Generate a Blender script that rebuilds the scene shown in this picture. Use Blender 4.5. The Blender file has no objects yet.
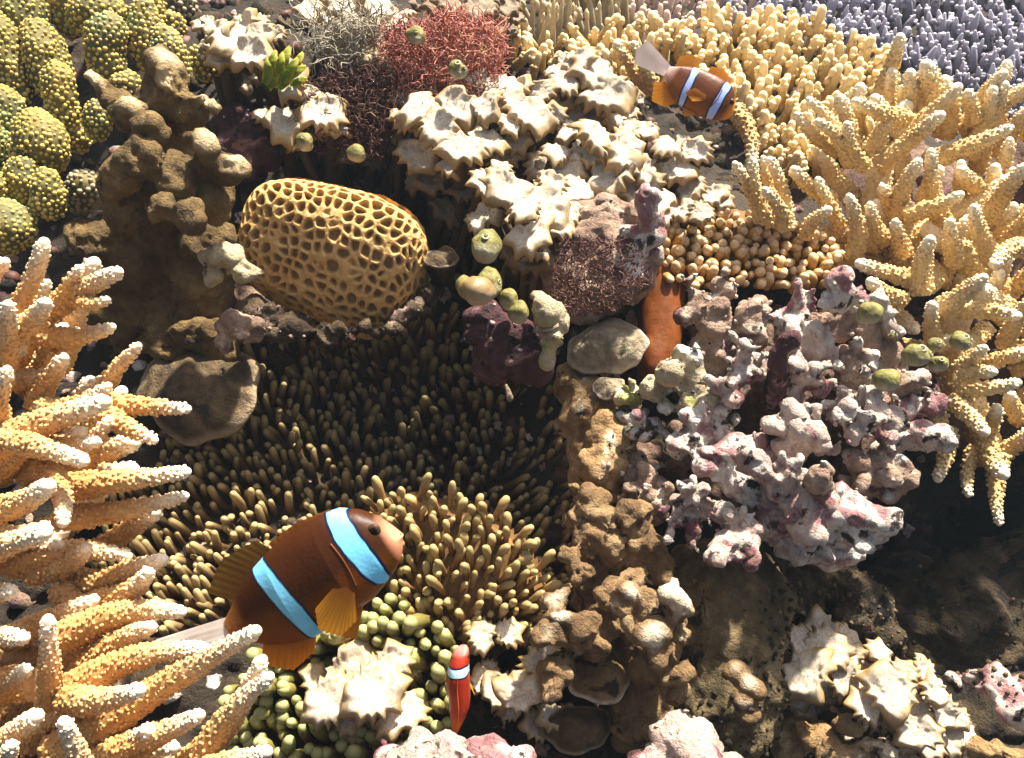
import bpy, math, random
import numpy as np
from mathutils import Matrix, Vector

# ------------------------------------------------------------------ camera, sky, sun, exposure
SC = bpy.context.scene
W_PX, H_PX = 1024, 758
LENS = 30.0
FPX = LENS / 36.0 * W_PX                     # focal length in pixels
PITCH = math.radians(25)                     # camera looks down the reef slope
CAM = np.array([0.0, 0.0, 9.0])              # 1 unit = 1 decimetre
RT = np.array([1.0, 0.0, 0.0])
FW = np.array([0.0, math.cos(PITCH), -math.sin(PITCH)])
UP = np.array([0.0, math.sin(PITCH), math.cos(PITCH)])
cam_d = bpy.data.cameras.new('camera'); cam_d.lens = LENS; cam_d.sensor_width = 36
cam_d.clip_start = 0.05; cam_d.clip_end = 500
cam = bpy.data.objects.new('camera', cam_d); SC.collection.objects.link(cam)
cam.location = CAM; cam.rotation_euler = (math.pi / 2 - PITCH, 0, 0)
SC.camera = cam
SC.unit_settings.scale_length = 0.1

# direction towards the sun
_s = 0.28 * RT + 0.90 * UP - 0.22 * FW
SUN = _s / np.linalg.norm(_s)
elev = math.asin(SUN[2]); azim = math.atan2(SUN[0], SUN[1])
world = bpy.data.worlds.new('World'); SC.world = world; world.use_nodes = True
wn = world.node_tree.nodes; wl = world.node_tree.links
bg = wn['Background']; bg.inputs['Strength'].default_value = 0.05
sky = wn.new('ShaderNodeTexSky'); sky.sky_type = 'NISHITA'; sky.sun_disc = False
sky.sun_elevation = elev; sky.sun_rotation = azim; sky.dust_density = 6.0; sky.ozone_density = 0.2; sky.air_density = 0.7
wl.new(sky.outputs['Color'], bg.inputs['Color'])
sl = bpy.data.lights.new('sun', 'SUN'); sl.energy = 5.0; sl.angle = math.radians(2.5); sl.color = (1.0, 0.92, 0.78)
so = bpy.data.objects.new('sun', sl); SC.collection.objects.link(so)
so.rotation_euler = Vector(SUN).to_track_quat('Z', 'Y').to_euler()
SC.view_settings.view_transform = 'Standard'; SC.view_settings.look = 'None'
SC.view_settings.exposure = 1.72; SC.view_settings.gamma = 1.0

rng = np.random.RandomState(7)
COL = SC.collection

# ------------------------------------------------------------------ numeric helpers
def nrm(v):
    v = np.asarray(v, float)
    return v / (np.linalg.norm(v, axis=-1, keepdims=True) + 1e-12)
def C(px, py, d):
    """point of the reef seen along a ray of the survey camera at depth d (dm)"""
    px = np.asarray(px, float)[..., None]; py = np.asarray(py, float)[..., None]; d = np.asarray(d, float)[..., None]
    return CAM + d * (FW + (px - W_PX / 2) / FPX * RT - (py - H_PX / 2) / FPX * UP)
def S(px, d): return px * d / FPX            # length of px pixels at depth d

def _hash(ix, iy, iz, s=0):
    h = (ix.astype(np.int64) * 374761393 + iy.astype(np.int64) * 668265263 + iz.astype(np.int64) * 2147483647 + s * 974634777) & 0xffffffff
    h = ((h ^ (h >> 13)) * 1274126177) & 0xffffffff
    h = ((h ^ (h >> 16)) * 2246822519) & 0xffffffff
    return ((h ^ (h >> 15)) & 0xffffff) / float(0xffffff)
def vnoise(P, s=0):
    i = np.floor(P).astype(np.int64); f = P - i; f = f * f * (3 - 2 * f)
    r = 0
    for a in (0, 1):
        for b in (0, 1):
            for c in (0, 1):
                w = (f[:, 0] if a else 1 - f[:, 0]) * (f[:, 1] if b else 1 - f[:, 1]) * (f[:, 2] if c else 1 - f[:, 2])
                r = r + w * _hash(i[:, 0] + a, i[:, 1] + b, i[:, 2] + c, s)
    return r * 2 - 1
def fbm(P, o=4, s=0, g=0.5):
    r = 0; a = 1.0; t = 0
    for k in range(o):
        r = r + a * vnoise(P * 2 ** k + 17.3 * k, s + k); t += a; a *= g
    return r / t
def voro(P, s=0, jit=0.9, flat=False):
    i = np.floor(P).astype(np.int64); f1 = np.full(len(P), 9.0); f2 = np.full(len(P), 9.0)
    for a in (-1, 0, 1):
        for b in (-1, 0, 1):
            for c in (-1, 0, 1):
                q = i + np.array([a, b, c])
                o = np.stack([_hash(q[:, 0], q[:, 1], q[:, 2], s + k) for k in (1, 2, 3)], 1)
                if flat: o[:, 2] = .5
                d = np.linalg.norm(q + 0.5 + (o - 0.5) * jit - P, axis=1)
                f2 = np.where(d < f1, f1, np.minimum(f2, d)); f1 = np.minimum(f1, d)
    return f1, f2

# base depth of the reef rock behind everything
_cp = np.array([(0,0,6.2),(100,0,6.2),(250,0,6.2),(400,0,6.1),(520,0,7.2),(700,0,9),(1024,0,12.0),(900,30,10.6),(60,120,5.8),(60,220,5.5),(170,120,5.3),(170,220,5.1),
 (300,130,5.7),(420,100,5.5),(420,200,5.9),(330,260,5.3),(540,100,5.6),(560,200,5.4),(600,300,5.3),(660,60,7.0),(760,80,7.3),(900,80,8.6),(1010,90,9.4),
 (720,180,6.4),(850,200,5.8),(1000,200,5.8),(960,300,5.4),(750,330,5.0),(850,400,5.1),(1000,420,6.3),(950,520,7.0),(900,600,6.3),(1000,650,5.8),(860,700,5.0),
 (1000,758,4.5),(700,430,4.9),(620,430,5.0),(500,330,6.0),(400,420,6.3),(500,470,5.7),(300,420,5.4),(570,480,5.1),(250,500,5.0),(180,560,4.7),(330,580,4.7),
 (450,560,4.6),(450,650,4.5),(350,700,4.3),(250,740,4.1),(560,640,4.6),(620,700,4.5),(720,640,4.6),(560,758,4.2),(60,350,4.9),(60,500,4.6),(60,650,4.3),
 (0,758,4.0),(100,758,4.0),(200,380,5.0),(820,560,5.8),(-400,-300,8),(-400,400,5),(-400,1100,3.7),(500,1100,3.5),(1400,1100,3.8),(1500,400,6),(1400,-300,15),(500,-300,11)], float)
def _rbf():
    p = _cp[:, :2] / 100; n = len(p)
    K = np.linalg.norm(p[:, None] - p[None], axis=2) + np.eye(n) * 0.0
    A = np.zeros((n + 3, n + 3)); A[:n, :n] = K - np.eye(n) * 0.15; A[:n, n] = 1; A[:n, n + 1:] = p; A[n, :n] = 1; A[n + 1:, :n] = p.T
    return np.linalg.solve(A, np.r_[_cp[:, 2], 0, 0, 0]), p
_w, _p = _rbf()
def D(px, py):
    q = np.stack(np.broadcast_arrays(np.asarray(px, float), np.asarray(py, float)), -1) / 100
    sh = q.shape[:-1]; q = q.reshape(-1, 2)
    K = np.linalg.norm(q[:, None] - _p[None], axis=2)
    r = K @ _w[:-3] + _w[-3] + q @ _w[-2:]
    return np.clip(r, 2.6, 24).reshape(sh)

# ------------------------------------------------------------------ mesh helpers (all triangles, numpy)
def mesh_np(name, V, F, attr=None):
    V = np.asarray(V, np.float32); F = np.asarray(F, np.int32)
    used = np.zeros(len(V), bool); used[F.ravel()] = True
    if not used.all():
        idx = np.cumsum(used) - 1; V = V[used]; F = idx[F].astype(np.int32)
        if attr: attr = {k: np.asarray(a)[used] for k, a in attr.items()}
    me = bpy.data.meshes.new(name)
    me.vertices.add(len(V)); me.vertices.foreach_set('co', V.ravel())
    me.loops.add(F.size); me.loops.foreach_set('vertex_index', F.ravel())
    me.polygons.add(len(F)); me.polygons.foreach_set('loop_start', np.arange(0, F.size, 3, dtype=np.int32))
    me.polygons.foreach_set('use_smooth', np.ones(len(F), bool))
    me.update(calc_edges=True)
    if attr:
        for k, a in attr.items():
            a = np.asarray(a, np.float32)
            if a.ndim == 1:
                t = me.attributes.new(k, 'FLOAT', 'POINT'); t.data.foreach_set('value', a)
            else:
                t = me.attributes.new(k, 'FLOAT_COLOR', 'POINT')
                t.data.foreach_set('color', np.c_[a, np.ones(len(a))].astype(np.float32).ravel())
    return me
def join(parts):
    Vs, Fs, As, n = [], [], [], 0
    for p in parts:
        V, F = p[0], p[1]; a = p[2] if len(p) > 2 else np.zeros(len(V))
        Vs.append(V); Fs.append(F + n); As.append(a); n += len(V)
    return np.concatenate(Vs), np.concatenate(Fs), np.concatenate(As)
def normals(V, F):
    t = np.cross(V[F[:, 1]] - V[F[:, 0]], V[F[:, 2]] - V[F[:, 0]])
    n = np.zeros_like(V)
    for k in range(3): np.add.at(n, F[:, k], t)
    return nrm(n)
_ico = {}
def ico(sub):
    if sub not in _ico:
        import bmesh
        bm = bmesh.new(); bmesh.ops.create_icosphere(bm, subdivisions=sub, radius=1)
        V = np.array([v.co[:] for v in bm.verts]); F = np.array([[v.index for v in f.verts] for f in bm.faces]); bm.free()
        _ico[sub] = (V, F)
    return _ico[sub]
def grid_faces(nu, nv, wrap=False):
    i = np.arange(nu - 1)[:, None]; j = np.arange(nv if wrap else nv - 1)[None]
    a = i * nv + j; b = i * nv + (j + 1) % nv; c = a + nv; d = b + nv
    return np.concatenate([np.stack([a, c, b], -1).reshape(-1, 3), np.stack([b, c, d], -1).reshape(-1, 3)])
def frame_of(t):
    t = nrm(t); h = np.array([0, 0, 1.0]) if abs(t[2]) < 0.9 else np.array([1.0, 0, 0])
    a = nrm(np.cross(h, t)); return a, np.cross(t, a)
def tube(P, R, seg=10, cap=True):
    """tapered tube through points P with radii R, rounded tip; returns V, F, t (0 base .. 1 tip)"""
    P = np.asarray(P, float); R = np.asarray(R, float); n = len(P)
    T = np.gradient(P, axis=0); a, b = frame_of(T[0]); tt = np.linspace(0, 1, n)
    rings, ts = [], []
    for i in range(n):
        t = nrm(T[i]); a = nrm(a - t * np.dot(a, t)); b = np.cross(t, a)
        th = np.arange(seg) / seg * 2 * np.pi
        rings.append(P[i] + R[i] * (np.cos(th)[:, None] * a + np.sin(th)[:, None] * b)); ts.append(np.full(seg, tt[i]))
    if cap:
        t = nrm(T[-1])
        for f, h in ((0.86, 0.5), (0.5, 0.87), (0.12, 0.99)):
            rings.append(P[-1] + t * R[-1] * h + R[-1] * f * (np.cos(th)[:, None] * a + np.sin(th)[:, None] * b)); ts.append(np.ones(seg))
    V = np.concatenate(rings); F = grid_faces(len(rings), seg, True)
    k = len(V); V = np.r_[V, [P[-1] + (nrm(T[-1]) * R[-1] if cap else 0)]]
    e = (len(rings) - 1) * seg; j = np.arange(seg)
    F = np.r_[F, np.stack([e + j, np.full(seg, k), e + (j + 1) % seg], 1)]
    V = np.r_[V, [P[0]]]; F = np.r_[F, np.stack([(j + 1) % seg, np.full(seg, k + 1), j], 1)]
    F = F[:, ::-1]
    return V, F[:, ::-1], np.r_[np.concatenate(ts), 1, 0]
def scatter(tv, tf, pos, nor, scl, stretch=None, ta=None, attr=None):
    """many copies of a small template (its +z along nor) as one V, F, a"""
    n = len(pos); nor = nrm(nor)
    h = np.where(np.abs(nor[:, 2:3]) < 0.9, np.array([[0, 0, 1.0]]), np.array([[1.0, 0, 0]]))
    a = nrm(np.cross(h, nor)); b = np.cross(nor, a)
    sz = scl if stretch is None else stretch
    V = pos[:, None] + tv[None, :, 0:1] * (a * scl[:, None])[:, None] + tv[None, :, 1:2] * (b * scl[:, None])[:, None] + tv[None, :, 2:3] * (nor * sz[:, None])[:, None]
    F = tf[None] + (np.arange(n) * len(tv))[:, None, None]
    A = np.repeat(attr, len(tv)) if attr is not None else (np.tile(ta, n) if ta is not None else np.zeros(n * len(tv)))
    return V.reshape(-1, 3), F.reshape(-1, 3), A
def _dome(seg=6, neck=0.9):
    th = np.arange(seg) / seg * 2 * np.pi; c = np.stack([np.cos(th), np.sin(th)], 1)
    V = np.concatenate([np.c_[c * 1.0, np.full(seg, -0.2)], np.c_[c * neck, np.full(seg, 0.6)], [[0, 0, 1.0]]])
    F = grid_faces(2, seg, True); j = np.arange(seg)
    F = np.r_[F[:, ::-1], np.stack([seg + j, seg + (j + 1) % seg, np.full(seg, 2 * seg)], 1)]
    return V, F
DOME = _dome(6, 0.8)
DOME8 = (lambda: (np.concatenate([np.c_[np.cos(t) * r, np.sin(t) * r, np.full(8, z)] for r, z in ((1, -.3), (.95, .35), (.6, .8))] + [[[0, 0, 1.0]]]),
    np.r_[grid_faces(3, 8, True)[:, ::-1], np.stack([16 + np.arange(8), 16 + (np.arange(8) + 1) % 8, np.full(8, 24)], 1)])) 
t = np.arange(8) / 8 * 2 * np.pi
DOME8 = DOME8()
def surf_points(V, F, n, r, g):
    """roughly even random points on a surface (area sampling, then thinning at spacing r)"""
    a = np.linalg.norm(np.cross(V[F[:, 1]] - V[F[:, 0]], V[F[:, 2]] - V[F[:, 0]]), axis=1)
    k = g.choice(len(F), n, p=a / a.sum()); u = g.rand(n, 2); m = u.sum(1) > 1; u[m] = 1 - u[m]
    P = V[F[k, 0]] + u[:, :1] * (V[F[k, 1]] - V[F[k, 0]]) + u[:, 1:] * (V[F[k, 2]] - V[F[k, 0]])
    N = nrm(np.cross(V[F[k, 1]] - V[F[k, 0]], V[F[k, 2]] - V[F[k, 0]]))
    keep = thin(P, r)
    return P[keep], N[keep]
def thin(P, r):
    cells = {}; out = []
    for i, p in enumerate(P):
        c = tuple(np.floor(p / r).astype(int)); ok = True
        for dx in (-1, 0, 1):
            for dy in (-1, 0, 1):
                for dz in ((-1, 0, 1) if len(c) == 3 else (0,)):
                    key = (c[0] + dx, c[1] + dy) + ((c[2] + dz,) if len(c) == 3 else ())
                    for q in cells.get(key, ()):
                        if ((P[q] - p) ** 2).sum() < r * r: ok = False; break
                    if not ok: break
                if not ok: break
            if not ok: break
        if ok: cells.setdefault(c, []).append(i); out.append(i)
    return np.array(out)
def inpoly(P, poly):
    x, y = P[:, 0], P[:, 1]; poly = np.asarray(poly, float); r = np.zeros(len(P), bool); j = len(poly) - 1
    for i in range(len(poly)):
        xi, yi = poly[i]; xj, yj = poly[j]
        c = ((yi > y) != (yj > y)) & (x < (xj - xi) * (y - yi) / (yj - yi + 1e-9) + xi); r ^= c; j = i
    return r
def polydist(P, poly):
    poly = np.asarray(poly, float); d = np.full(len(P), 1e9)
    for i in range(len(poly)):
        a, b = poly[i], poly[(i + 1) % len(poly)]; ab = b - a
        t = np.clip(((P - a) @ ab) / (ab @ ab), 0, 1); d = np.minimum(d, np.linalg.norm(P - a - t[:, None] * ab, axis=1))
    return np.where(inpoly(P, poly), d, -d)
def poly_points(poly, r, g, n=None):
    poly = np.asarray(poly, float); lo, hi = poly.min(0), poly.max(0)
    n = n or int((hi - lo).prod() / r / r * 12)
    P = lo + g.rand(n, 2) * (hi - lo); P = P[inpoly(P, poly)]
    return P[thin(P, r)]

# ------------------------------------------------------------------ objects and tags
def empty(name, loc, label, cat, group=None):
    o = bpy.data.objects.new(name, None); COL.objects.link(o); o.location = Vector(loc)
    o.empty_display_size = 0.1
    tag(o, label, cat, group); return o
def tag(o, label=None, cat=None, group=None, kind=None):
    if label: o['label'] = label
    if cat: o['category'] = cat
    if group: o['group'] = group
    if kind: o['kind'] = kind
    return o
def part(name, V, F, mat, parent=None, attr=None, kind=None, label=None):
    """link V, F (world coordinates) as one mesh object, its origin at its parent's"""
    top = parent
    while top is not None and top.parent is not None: top = top.parent
    V = np.asarray(V)
    loc = np.array(top.location) if top is not None else V.mean(0)
    me = mesh_np(name, V - loc, F, attr); me.materials.append(mat)
    o = bpy.data.objects.new(name, me); COL.objects.link(o)
    if parent is not None: o.parent = parent
    else: o.location = Vector(loc)
    if kind: o['kind'] = kind
    if label: o['label'] = label
    return o
def place(name, me, M, parent):
    """an instance of a shared mesh, M a 4x4 in world space, under a parent Empty"""
    o = bpy.data.objects.new(name, me); COL.objects.link(o); o.parent = parent
    M = M.copy(); M[:3, 3] -= np.array(parent.location)
    o.matrix_local = Matrix(M.tolist()); return o
def mat_from(pos, z, s, spin, sz=None, xy=None):
    z = nrm(z); a, b = frame_of(z); c, s_ = math.cos(spin), math.sin(spin)
    x = a * c + b * s_; y = np.cross(z, x); M = np.eye(4)
    M[:3, 0] = x * s; M[:3, 1] = y * s; M[:3, 2] = z * (sz if sz else s); M[:3, 3] = pos
    return M

# ------------------------------------------------------------------ materials
def material(name, cols, scale=4, detail=6, rough=0.6, bump=0.3, bscale=25, tip=None, spots=None, pits=None, spec=0.3, sss=0, rand=0, distort=0.4, cell=None, tip2=None, bdist=0.02, glow=0):
    m = bpy.data.materials.new(name); m.use_nodes = True; nt = m.node_tree; N = nt.nodes; L = nt.links
    bs = N['Principled BSDF']; bs.inputs['Roughness'].default_value = rough
    bs.inputs['Specular IOR Level'].default_value = spec
    tc = N.new('ShaderNodeTexCoord'); vec = tc.outputs['Object']
    if rand:
        oi = N.new('ShaderNodeObjectInfo'); va = N.new('ShaderNodeVectorMath'); va.operation = 'MULTIPLY_ADD'
        L.new(oi.outputs['Random'], va.inputs[0]); va.inputs[1].default_value = (31, 17, 23); L.new(vec, va.inputs[2]); vec = va.outputs[0]
    def noise(sc, det, dis=0.0, ro=0.6):
        n = N.new('ShaderNodeTexNoise'); n.inputs['Scale'].default_value = sc; n.inputs['Detail'].default_value = det
        n.inputs['Distortion'].default_value = dis; n.inputs['Roughness'].default_value = ro; L.new(vec, n.inputs['Vector']); return n.outputs['Fac']
    def mix(fac, a, b, mode='MIX'):
        x = N.new('ShaderNodeMix'); x.data_type = 'RGBA'; x.blend_type = mode
        if isinstance(fac, float): x.inputs[0].default_value = fac
        else: L.new(fac, x.inputs[0])
        for k, v in ((6, a), (7, b)):
            if isinstance(v, tuple): x.inputs[k].default_value = (*v, 1)
            else: L.new(v, x.inputs[k])
        return x.outputs[2]
    def ramp(fac, lo, hi):
        r = N.new('ShaderNodeMapRange'); r.interpolation_type = 'SMOOTHSTEP'; L.new(fac, r.inputs[0]); r.inputs[1].default_value = lo; r.inputs[2].default_value = hi; return r.outputs[0]
    cr = N.new('ShaderNodeValToRGB'); e = cr.color_ramp.elements
    k = len(cols); lo, hi = 0.30, 0.70
    for i, c in enumerate(cols):
        p = lo + (hi - lo) * i / max(1, k - 1)
        el = e[i] if i < 2 else e.new(p)
        el.position = p; el.color = (*c, 1)
    L.new(noise(scale, detail, distort), cr.inputs[0]); col = cr.outputs[0]
    for sp in (spots or []):                       # (colour, scale, low, high)
        col = mix(ramp(noise(sp[1], 5, 0.6), sp[2], sp[3]), col, sp[0])
    if tip:                                        # growing tips and rims paler; also paints lit stub ends and pit shade
        at = N.new('ShaderNodeAttribute'); at.attribute_name = 'tip'
        col = mix(at.outputs['Fac'], col, tip)
        if tip2: col = mix(ramp(at.outputs['Fac'], 0.80, 1.0), col, tip2)
    # fine grain of the tissue
    g = N.new('ShaderNodeMix'); g.data_type = 'RGBA'; g.blend_type = 'MULTIPLY'; g.inputs[0].default_value = 0.4 if name.endswith('crust') and 'maroon' not in name and 'turf' not in name else 0.65
    L.new(col, g.inputs[6]); r2 = N.new('ShaderNodeValToRGB'); r2.color_ramp.elements[0].position = 0.3; r2.color_ramp.elements[0].color = (.55, .50, .46, 1)
    r2.color_ramp.elements[1].position = 0.6; L.new(noise(bscale * 1.3, 3), r2.inputs[0]); L.new(r2.outputs[0], g.inputs[7]); col = g.outputs[2]
    if rand:
        hs = N.new('ShaderNodeHueSaturation'); L.new(col, hs.inputs['Color'])
        mr = N.new('ShaderNodeMapRange'); L.new(oi.outputs['Random'], mr.inputs[0]); mr.inputs[3].default_value = 1 - rand; mr.inputs[4].default_value = 1 + rand
        L.new(mr.outputs[0], hs.inputs['Value']); col = hs.outputs[0]
    L.new(col, bs.inputs['Base Color'])
    h = noise(bscale, 6, 0.3, 0.7)
    mu = N.new('ShaderNodeMath'); mu.operation = 'MULTIPLY_ADD'; L.new(noise(bscale * 3.7, 3, 0.0, .7), mu.inputs[0]); mu.inputs[1].default_value = .6; L.new(h, mu.inputs[2]); h = mu.outputs[0]
    if cell:
        v = N.new('ShaderNodeTexVoronoi'); v.inputs['Scale'].default_value = cell; L.new(vec, v.inputs['Vector'])
        ad = N.new('ShaderNodeMath'); ad.operation = 'SUBTRACT'; L.new(h, ad.inputs[0]); L.new(v.outputs['Distance'], ad.inputs[1]); h = ad.outputs[0]
    bp = N.new('ShaderNodeBump'); bp.inputs['Strength'].default_value = bump; bp.inputs['Distance'].default_value = bdist
    L.new(h, bp.inputs['Height']); L.new(bp.outputs[0], bs.inputs['Normal'])
    if glow:                                       # thin living tissue lets light through
        tr = N.new('ShaderNodeBsdfTranslucent'); L.new(col, tr.inputs['Color']); mx = N.new('ShaderNodeMixShader'); mx.inputs[0].default_value = glow
        L.new(bs.outputs[0], mx.inputs[1]); L.new(tr.outputs[0], mx.inputs[2]); L.new(mx.outputs[0], N['Material Output'].inputs['Surface'])
    if sss:
        bs.inputs['Subsurface Weight'].default_value = sss; bs.inputs['Subsurface Radius'].default_value = (0.05, 0.03, 0.015); bs.inputs['Subsurface Scale'].default_value = 1.0
    return m
M = {}
M['rock'] = material('reef rock', [(.010,.007,.005),(.03,.021,.013),(.065,.046,.028)], 2.2, 8, .8, .8, 14, spots=[((.07,.025,.03),1.6,.58,.66),((.09,.065,.04),5,.6,.72)], bdist=.05)  # albedo kept dark so gaps between corals read as shade
M['slope'] = material('silty rock', [(.02,.014,.008),(.075,.052,.027),(.17,.12,.07)], 5, 10, .85, 1.0, 16, spots=[((.24,.12,.10),2.2,.6,.7),((.015,.012,.008),7,.54,.60)], bdist=.05)
M['brown'] = material('brown coral tissue', [(.07,.042,.014),(.19,.12,.042),(.34,.23,.09)], 4, 9, .7, .9, 20, tip=(.85,.66,.38), spots=[((.06,.035,.02),9,.58,.66)], bdist=.05)
M['plate'] = material('grey brown coral plate', [(.04,.026,.013),(.12,.080,.038),(.24,.16,.085)], 6, 9, .7, .9, 18, tip=(.42,.32,.20), spots=[((.05,.04,.03),9,.55,.65)], bdist=.03)
M['leather'] = material('knobbly tan coral', [(.07,.04,.018),(.24,.145,.065),(.42,.29,.15)], 5, 10, .65, .8, 20, tip=(.88,.76,.56), spots=[((.05,.03,.018),8,.58,.65)], bdist=.05)
M['boulder'] = material('olive grey boulder', [(.05,.036,.016),(.18,.13,.06),(.36,.27,.14)], 6, 10, .8, 1.0, 18, spots=[((.02,.018,.012),9,.58,.64)], bdist=.05)
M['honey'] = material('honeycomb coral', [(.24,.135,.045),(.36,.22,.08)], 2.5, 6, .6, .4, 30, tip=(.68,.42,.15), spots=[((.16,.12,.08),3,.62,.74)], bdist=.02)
M['lobe'] = material('lobed coral skin', [(.04,.055,.03),(.14,.12,.035),(.24,.18,.045)], 4, 4, .6, .3, 30)
M['polyp'] = material('yellow coral knobs', [(.38,.31,.08),(.58,.43,.10),(.70,.55,.18)], 3, 5, .6, .2, 30, spots=[((.26,.36,.16),1.6,.50,.66)])
M['polyp_grey'] = material('grey coral knobs', [(.30,.26,.18),(.42,.36,.24)], 2.2, 3, .5, .2, 30)
M['cup'] = material('cream cup alga', [(.60,.48,.30),(.86,.77,.62),(.80,.73,.66)], 6, 4, .5, .5, 26, tip=(.46,.29,.09), spots=[((.46,.30,.11),10,.56,.68)], rand=.2, bdist=.02, glow=0.12)
M['cup_dim'] = material('shade dimmed cup alga', [(.22,.16,.10),(.36,.29,.21)], 6, 4, .6, .4, 30, tip=(.20,.11,.04), spots=[((.22,.12,.04),10,.55,.68)], rand=.12, bdist=.02)  # dimmer copy of cup, shade put into its colour; amber blades share it
M['cupstalk'] = material('cup alga stalks', [(.05,.03,.015),(.14,.085,.04)], 5, 5, .7, .5, 20)
M['stag'] = material('staghorn coral', [(.52,.27,.085),(.64,.38,.14),(.76,.50,.23)], 2.6, 6, .6, .4, 34, tip=(.95,.84,.64), bdist=.02)
M['stag_r'] = material('pale staghorn coral', [(.48,.29,.10),(.66,.45,.18),(.78,.60,.30)], 2.6, 6, .6, .4, 34, tip=(.95,.85,.62), bdist=.02)
M['table'] = material('straw table coral', [(.34,.20,.05),(.54,.36,.11)], 3, 4, .6, .3, 30, tip=(.94,.76,.42), rand=.14)
M['fingers_grey'] = material('buff finger coral', [(.26,.20,.11),(.42,.34,.20)], 3, 4, .6, .3, 30, tip=(.70,.58,.36), rand=.14)
M['purple'] = material('lilac table coral', [(.13,.115,.155),(.22,.20,.26)], 3, 4, .6, .3, 30, tip=(.62,.60,.70), rand=.2)
M['pinkf'] = material('pinkish table coral', [(.34,.24,.20),(.50,.36,.30)], 3, 4, .6, .3, 30, tip=(.80,.62,.52), rand=.16)
M['tentA'] = material('shade darkened anemone tentacle', [(.075,.038,.014),(.13,.068,.024)], 3, 3, .45, .1, 30, tip=(.46,.35,.16), rand=.25, sss=.0, glow=.12)  # bases darkened as the hollow's shade, so only the pale tips look lit
M['tentB'] = material('golden anemone tentacle', [(.24,.125,.045),(.38,.21,.075)], 3, 3, .4, .1, 30, tip=(.46,.35,.15), rand=.2, sss=.0, glow=.12)
M['tentC'] = material('green anemone tentacle', [(.20,.15,.04),(.26,.19,.06)], 3, 3, .5, .1, 30, tip=(.25,.235,.06), tip2=(.42,.42,.18), rand=.2, glow=.12)
M['tentD'] = material('amber bubble tentacle', [(.44,.22,.04),(.56,.30,.06)], 3, 3, .45, .1, 30, tip=(.60,.38,.13), tip2=(.80,.58,.32), rand=.14, glow=.18)
M['discA'] = material('anemone disc', [(.03,.018,.008),(.07,.04,.015)], 3, 4, .6, .3, 20)
M['discB'] = material('tan anemone disc', [(.12,.06,.02),(.22,.12,.04)], 3, 4, .6, .3, 20)
M['column'] = material('orange anemone column', [(.17,.045,.010),(.30,.09,.016)], 1.6, 3, .45, .2, 16, glow=0.15)
PINKS = [(.22,.085,.10),(.50,.27,.27),(.84,.66,.58)]
M['cor_pink'] = material('pink coralline crust', PINKS, 3.2, 9, .7, .9, 20, spots=[((.94,.86,.76),4.5,.45,.54),((.16,.15,.06),3,.60,.68),((.05,.03,.025),5,.55,.61)], bdist=.06, tip=(.95,.90,.82))
M['cor_white'] = material('bleached coralline crust', [(.50,.27,.25),(.86,.70,.59),(.96,.90,.80)], 4.2, 9, .7, 1.0, 22, spots=[((.36,.13,.16),3.0,.50,.60),((.34,.32,.12),2.6,.60,.70),((.07,.04,.03),6,.55,.61)], bdist=.06, tip=(.95,.90,.82))
M['cor_dark'] = material('dark turf covered rubble', [(.12,.06,.05),(.48,.33,.24),(.82,.69,.54)], 4, 9, .75, .9, 22, spots=[((.70,.60,.50),5,.58,.66),((.20,.08,.12),3,.56,.64),((.24,.25,.07),2.4,.62,.70)], bdist=.05, tip=(.95,.90,.82))
M['cor_shade'] = material('plum brown turf crust', [(.05,.025,.02),(.17,.10,.07),(.34,.22,.17)], 4, 9, .8, .9, 20, spots=[((.24,.10,.12),3,.56,.66)], bdist=.05)  # darkened rubble colour standing for shade in the gaps
M['turf_rock'] = material('dark brown turf rock', [(.02,.013,.008),(.09,.058,.032),(.22,.16,.10)], 6, 10, .85, 1.0, 18, spots=[((.40,.28,.24),6,.60,.68),((.12,.03,.04),3,.56,.64)], bdist=.05)
M['cor_tan'] = material('tan encrusted rock', [(.16,.085,.03),(.46,.29,.13),(.64,.46,.26)], 3.5, 9, .7, .9, 20, spots=[((.80,.70,.52),6,.57,.65),((.05,.03,.02),8,.60,.66)], bdist=.05, tip=(.95,.90,.82))
M['cor_purple'] = material('maroon crust', [(.035,.012,.016),(.09,.030,.038),(.17,.075,.08)], 3, 8, .7, .8, 20, spots=[((.34,.20,.18),5,.56,.64),((.03,.012,.012),8,.54,.60)], bdist=.05)
M['cor_cream'] = material('cream crust', [(.42,.33,.20),(.74,.64,.42)], 4, 8, .7, .9, 20, spots=[((.62,.60,.20),3,.55,.66),((.10,.05,.06),7,.60,.66)], bdist=.05, tip=(.95,.90,.82))
M['turf_red'] = material('salmon filament', [(.16,.045,.035),(.42,.14,.10),(.78,.42,.30)], 3, 3, .6, .1, 30)
M['turf_dark'] = material('maroon filament', [(.045,.016,.014),(.11,.042,.034),(.17,.09,.06)], 3, 3, .6, .1, 30)  # salmon alga's unlit lower strands, shade in the colour; also maroon turf
M['turf_grey'] = material('grey wispy filament', [(.24,.21,.15),(.46,.42,.34)], 3, 3, .6, .1, 30)
M['leaf'] = material('green leafy alga', [(.04,.16,.010),(.14,.34,.02)], 5, 4, .45, .3, 30, tip=(.55,.42,.03), glow=.18)
M['squirt'] = material('sea squirt tunic', [(.08,.085,.03),(.24,.22,.06),(.48,.40,.16)], 9, 6, .5, .6, 20, tip=(.60,.56,.42), spec=.3, glow=.12)
M['squirt_o'] = material('orange mottled sea squirt', [(.16,.15,.05),(.36,.18,.08)], 8, 5, .45, .2, 30, tip=(.60,.50,.38), spec=.5)
M['siphon'] = material('siphon rim', [(.02,.02,.01),(.06,.05,.02)], 8, 3, .4, .1, 30)
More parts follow.
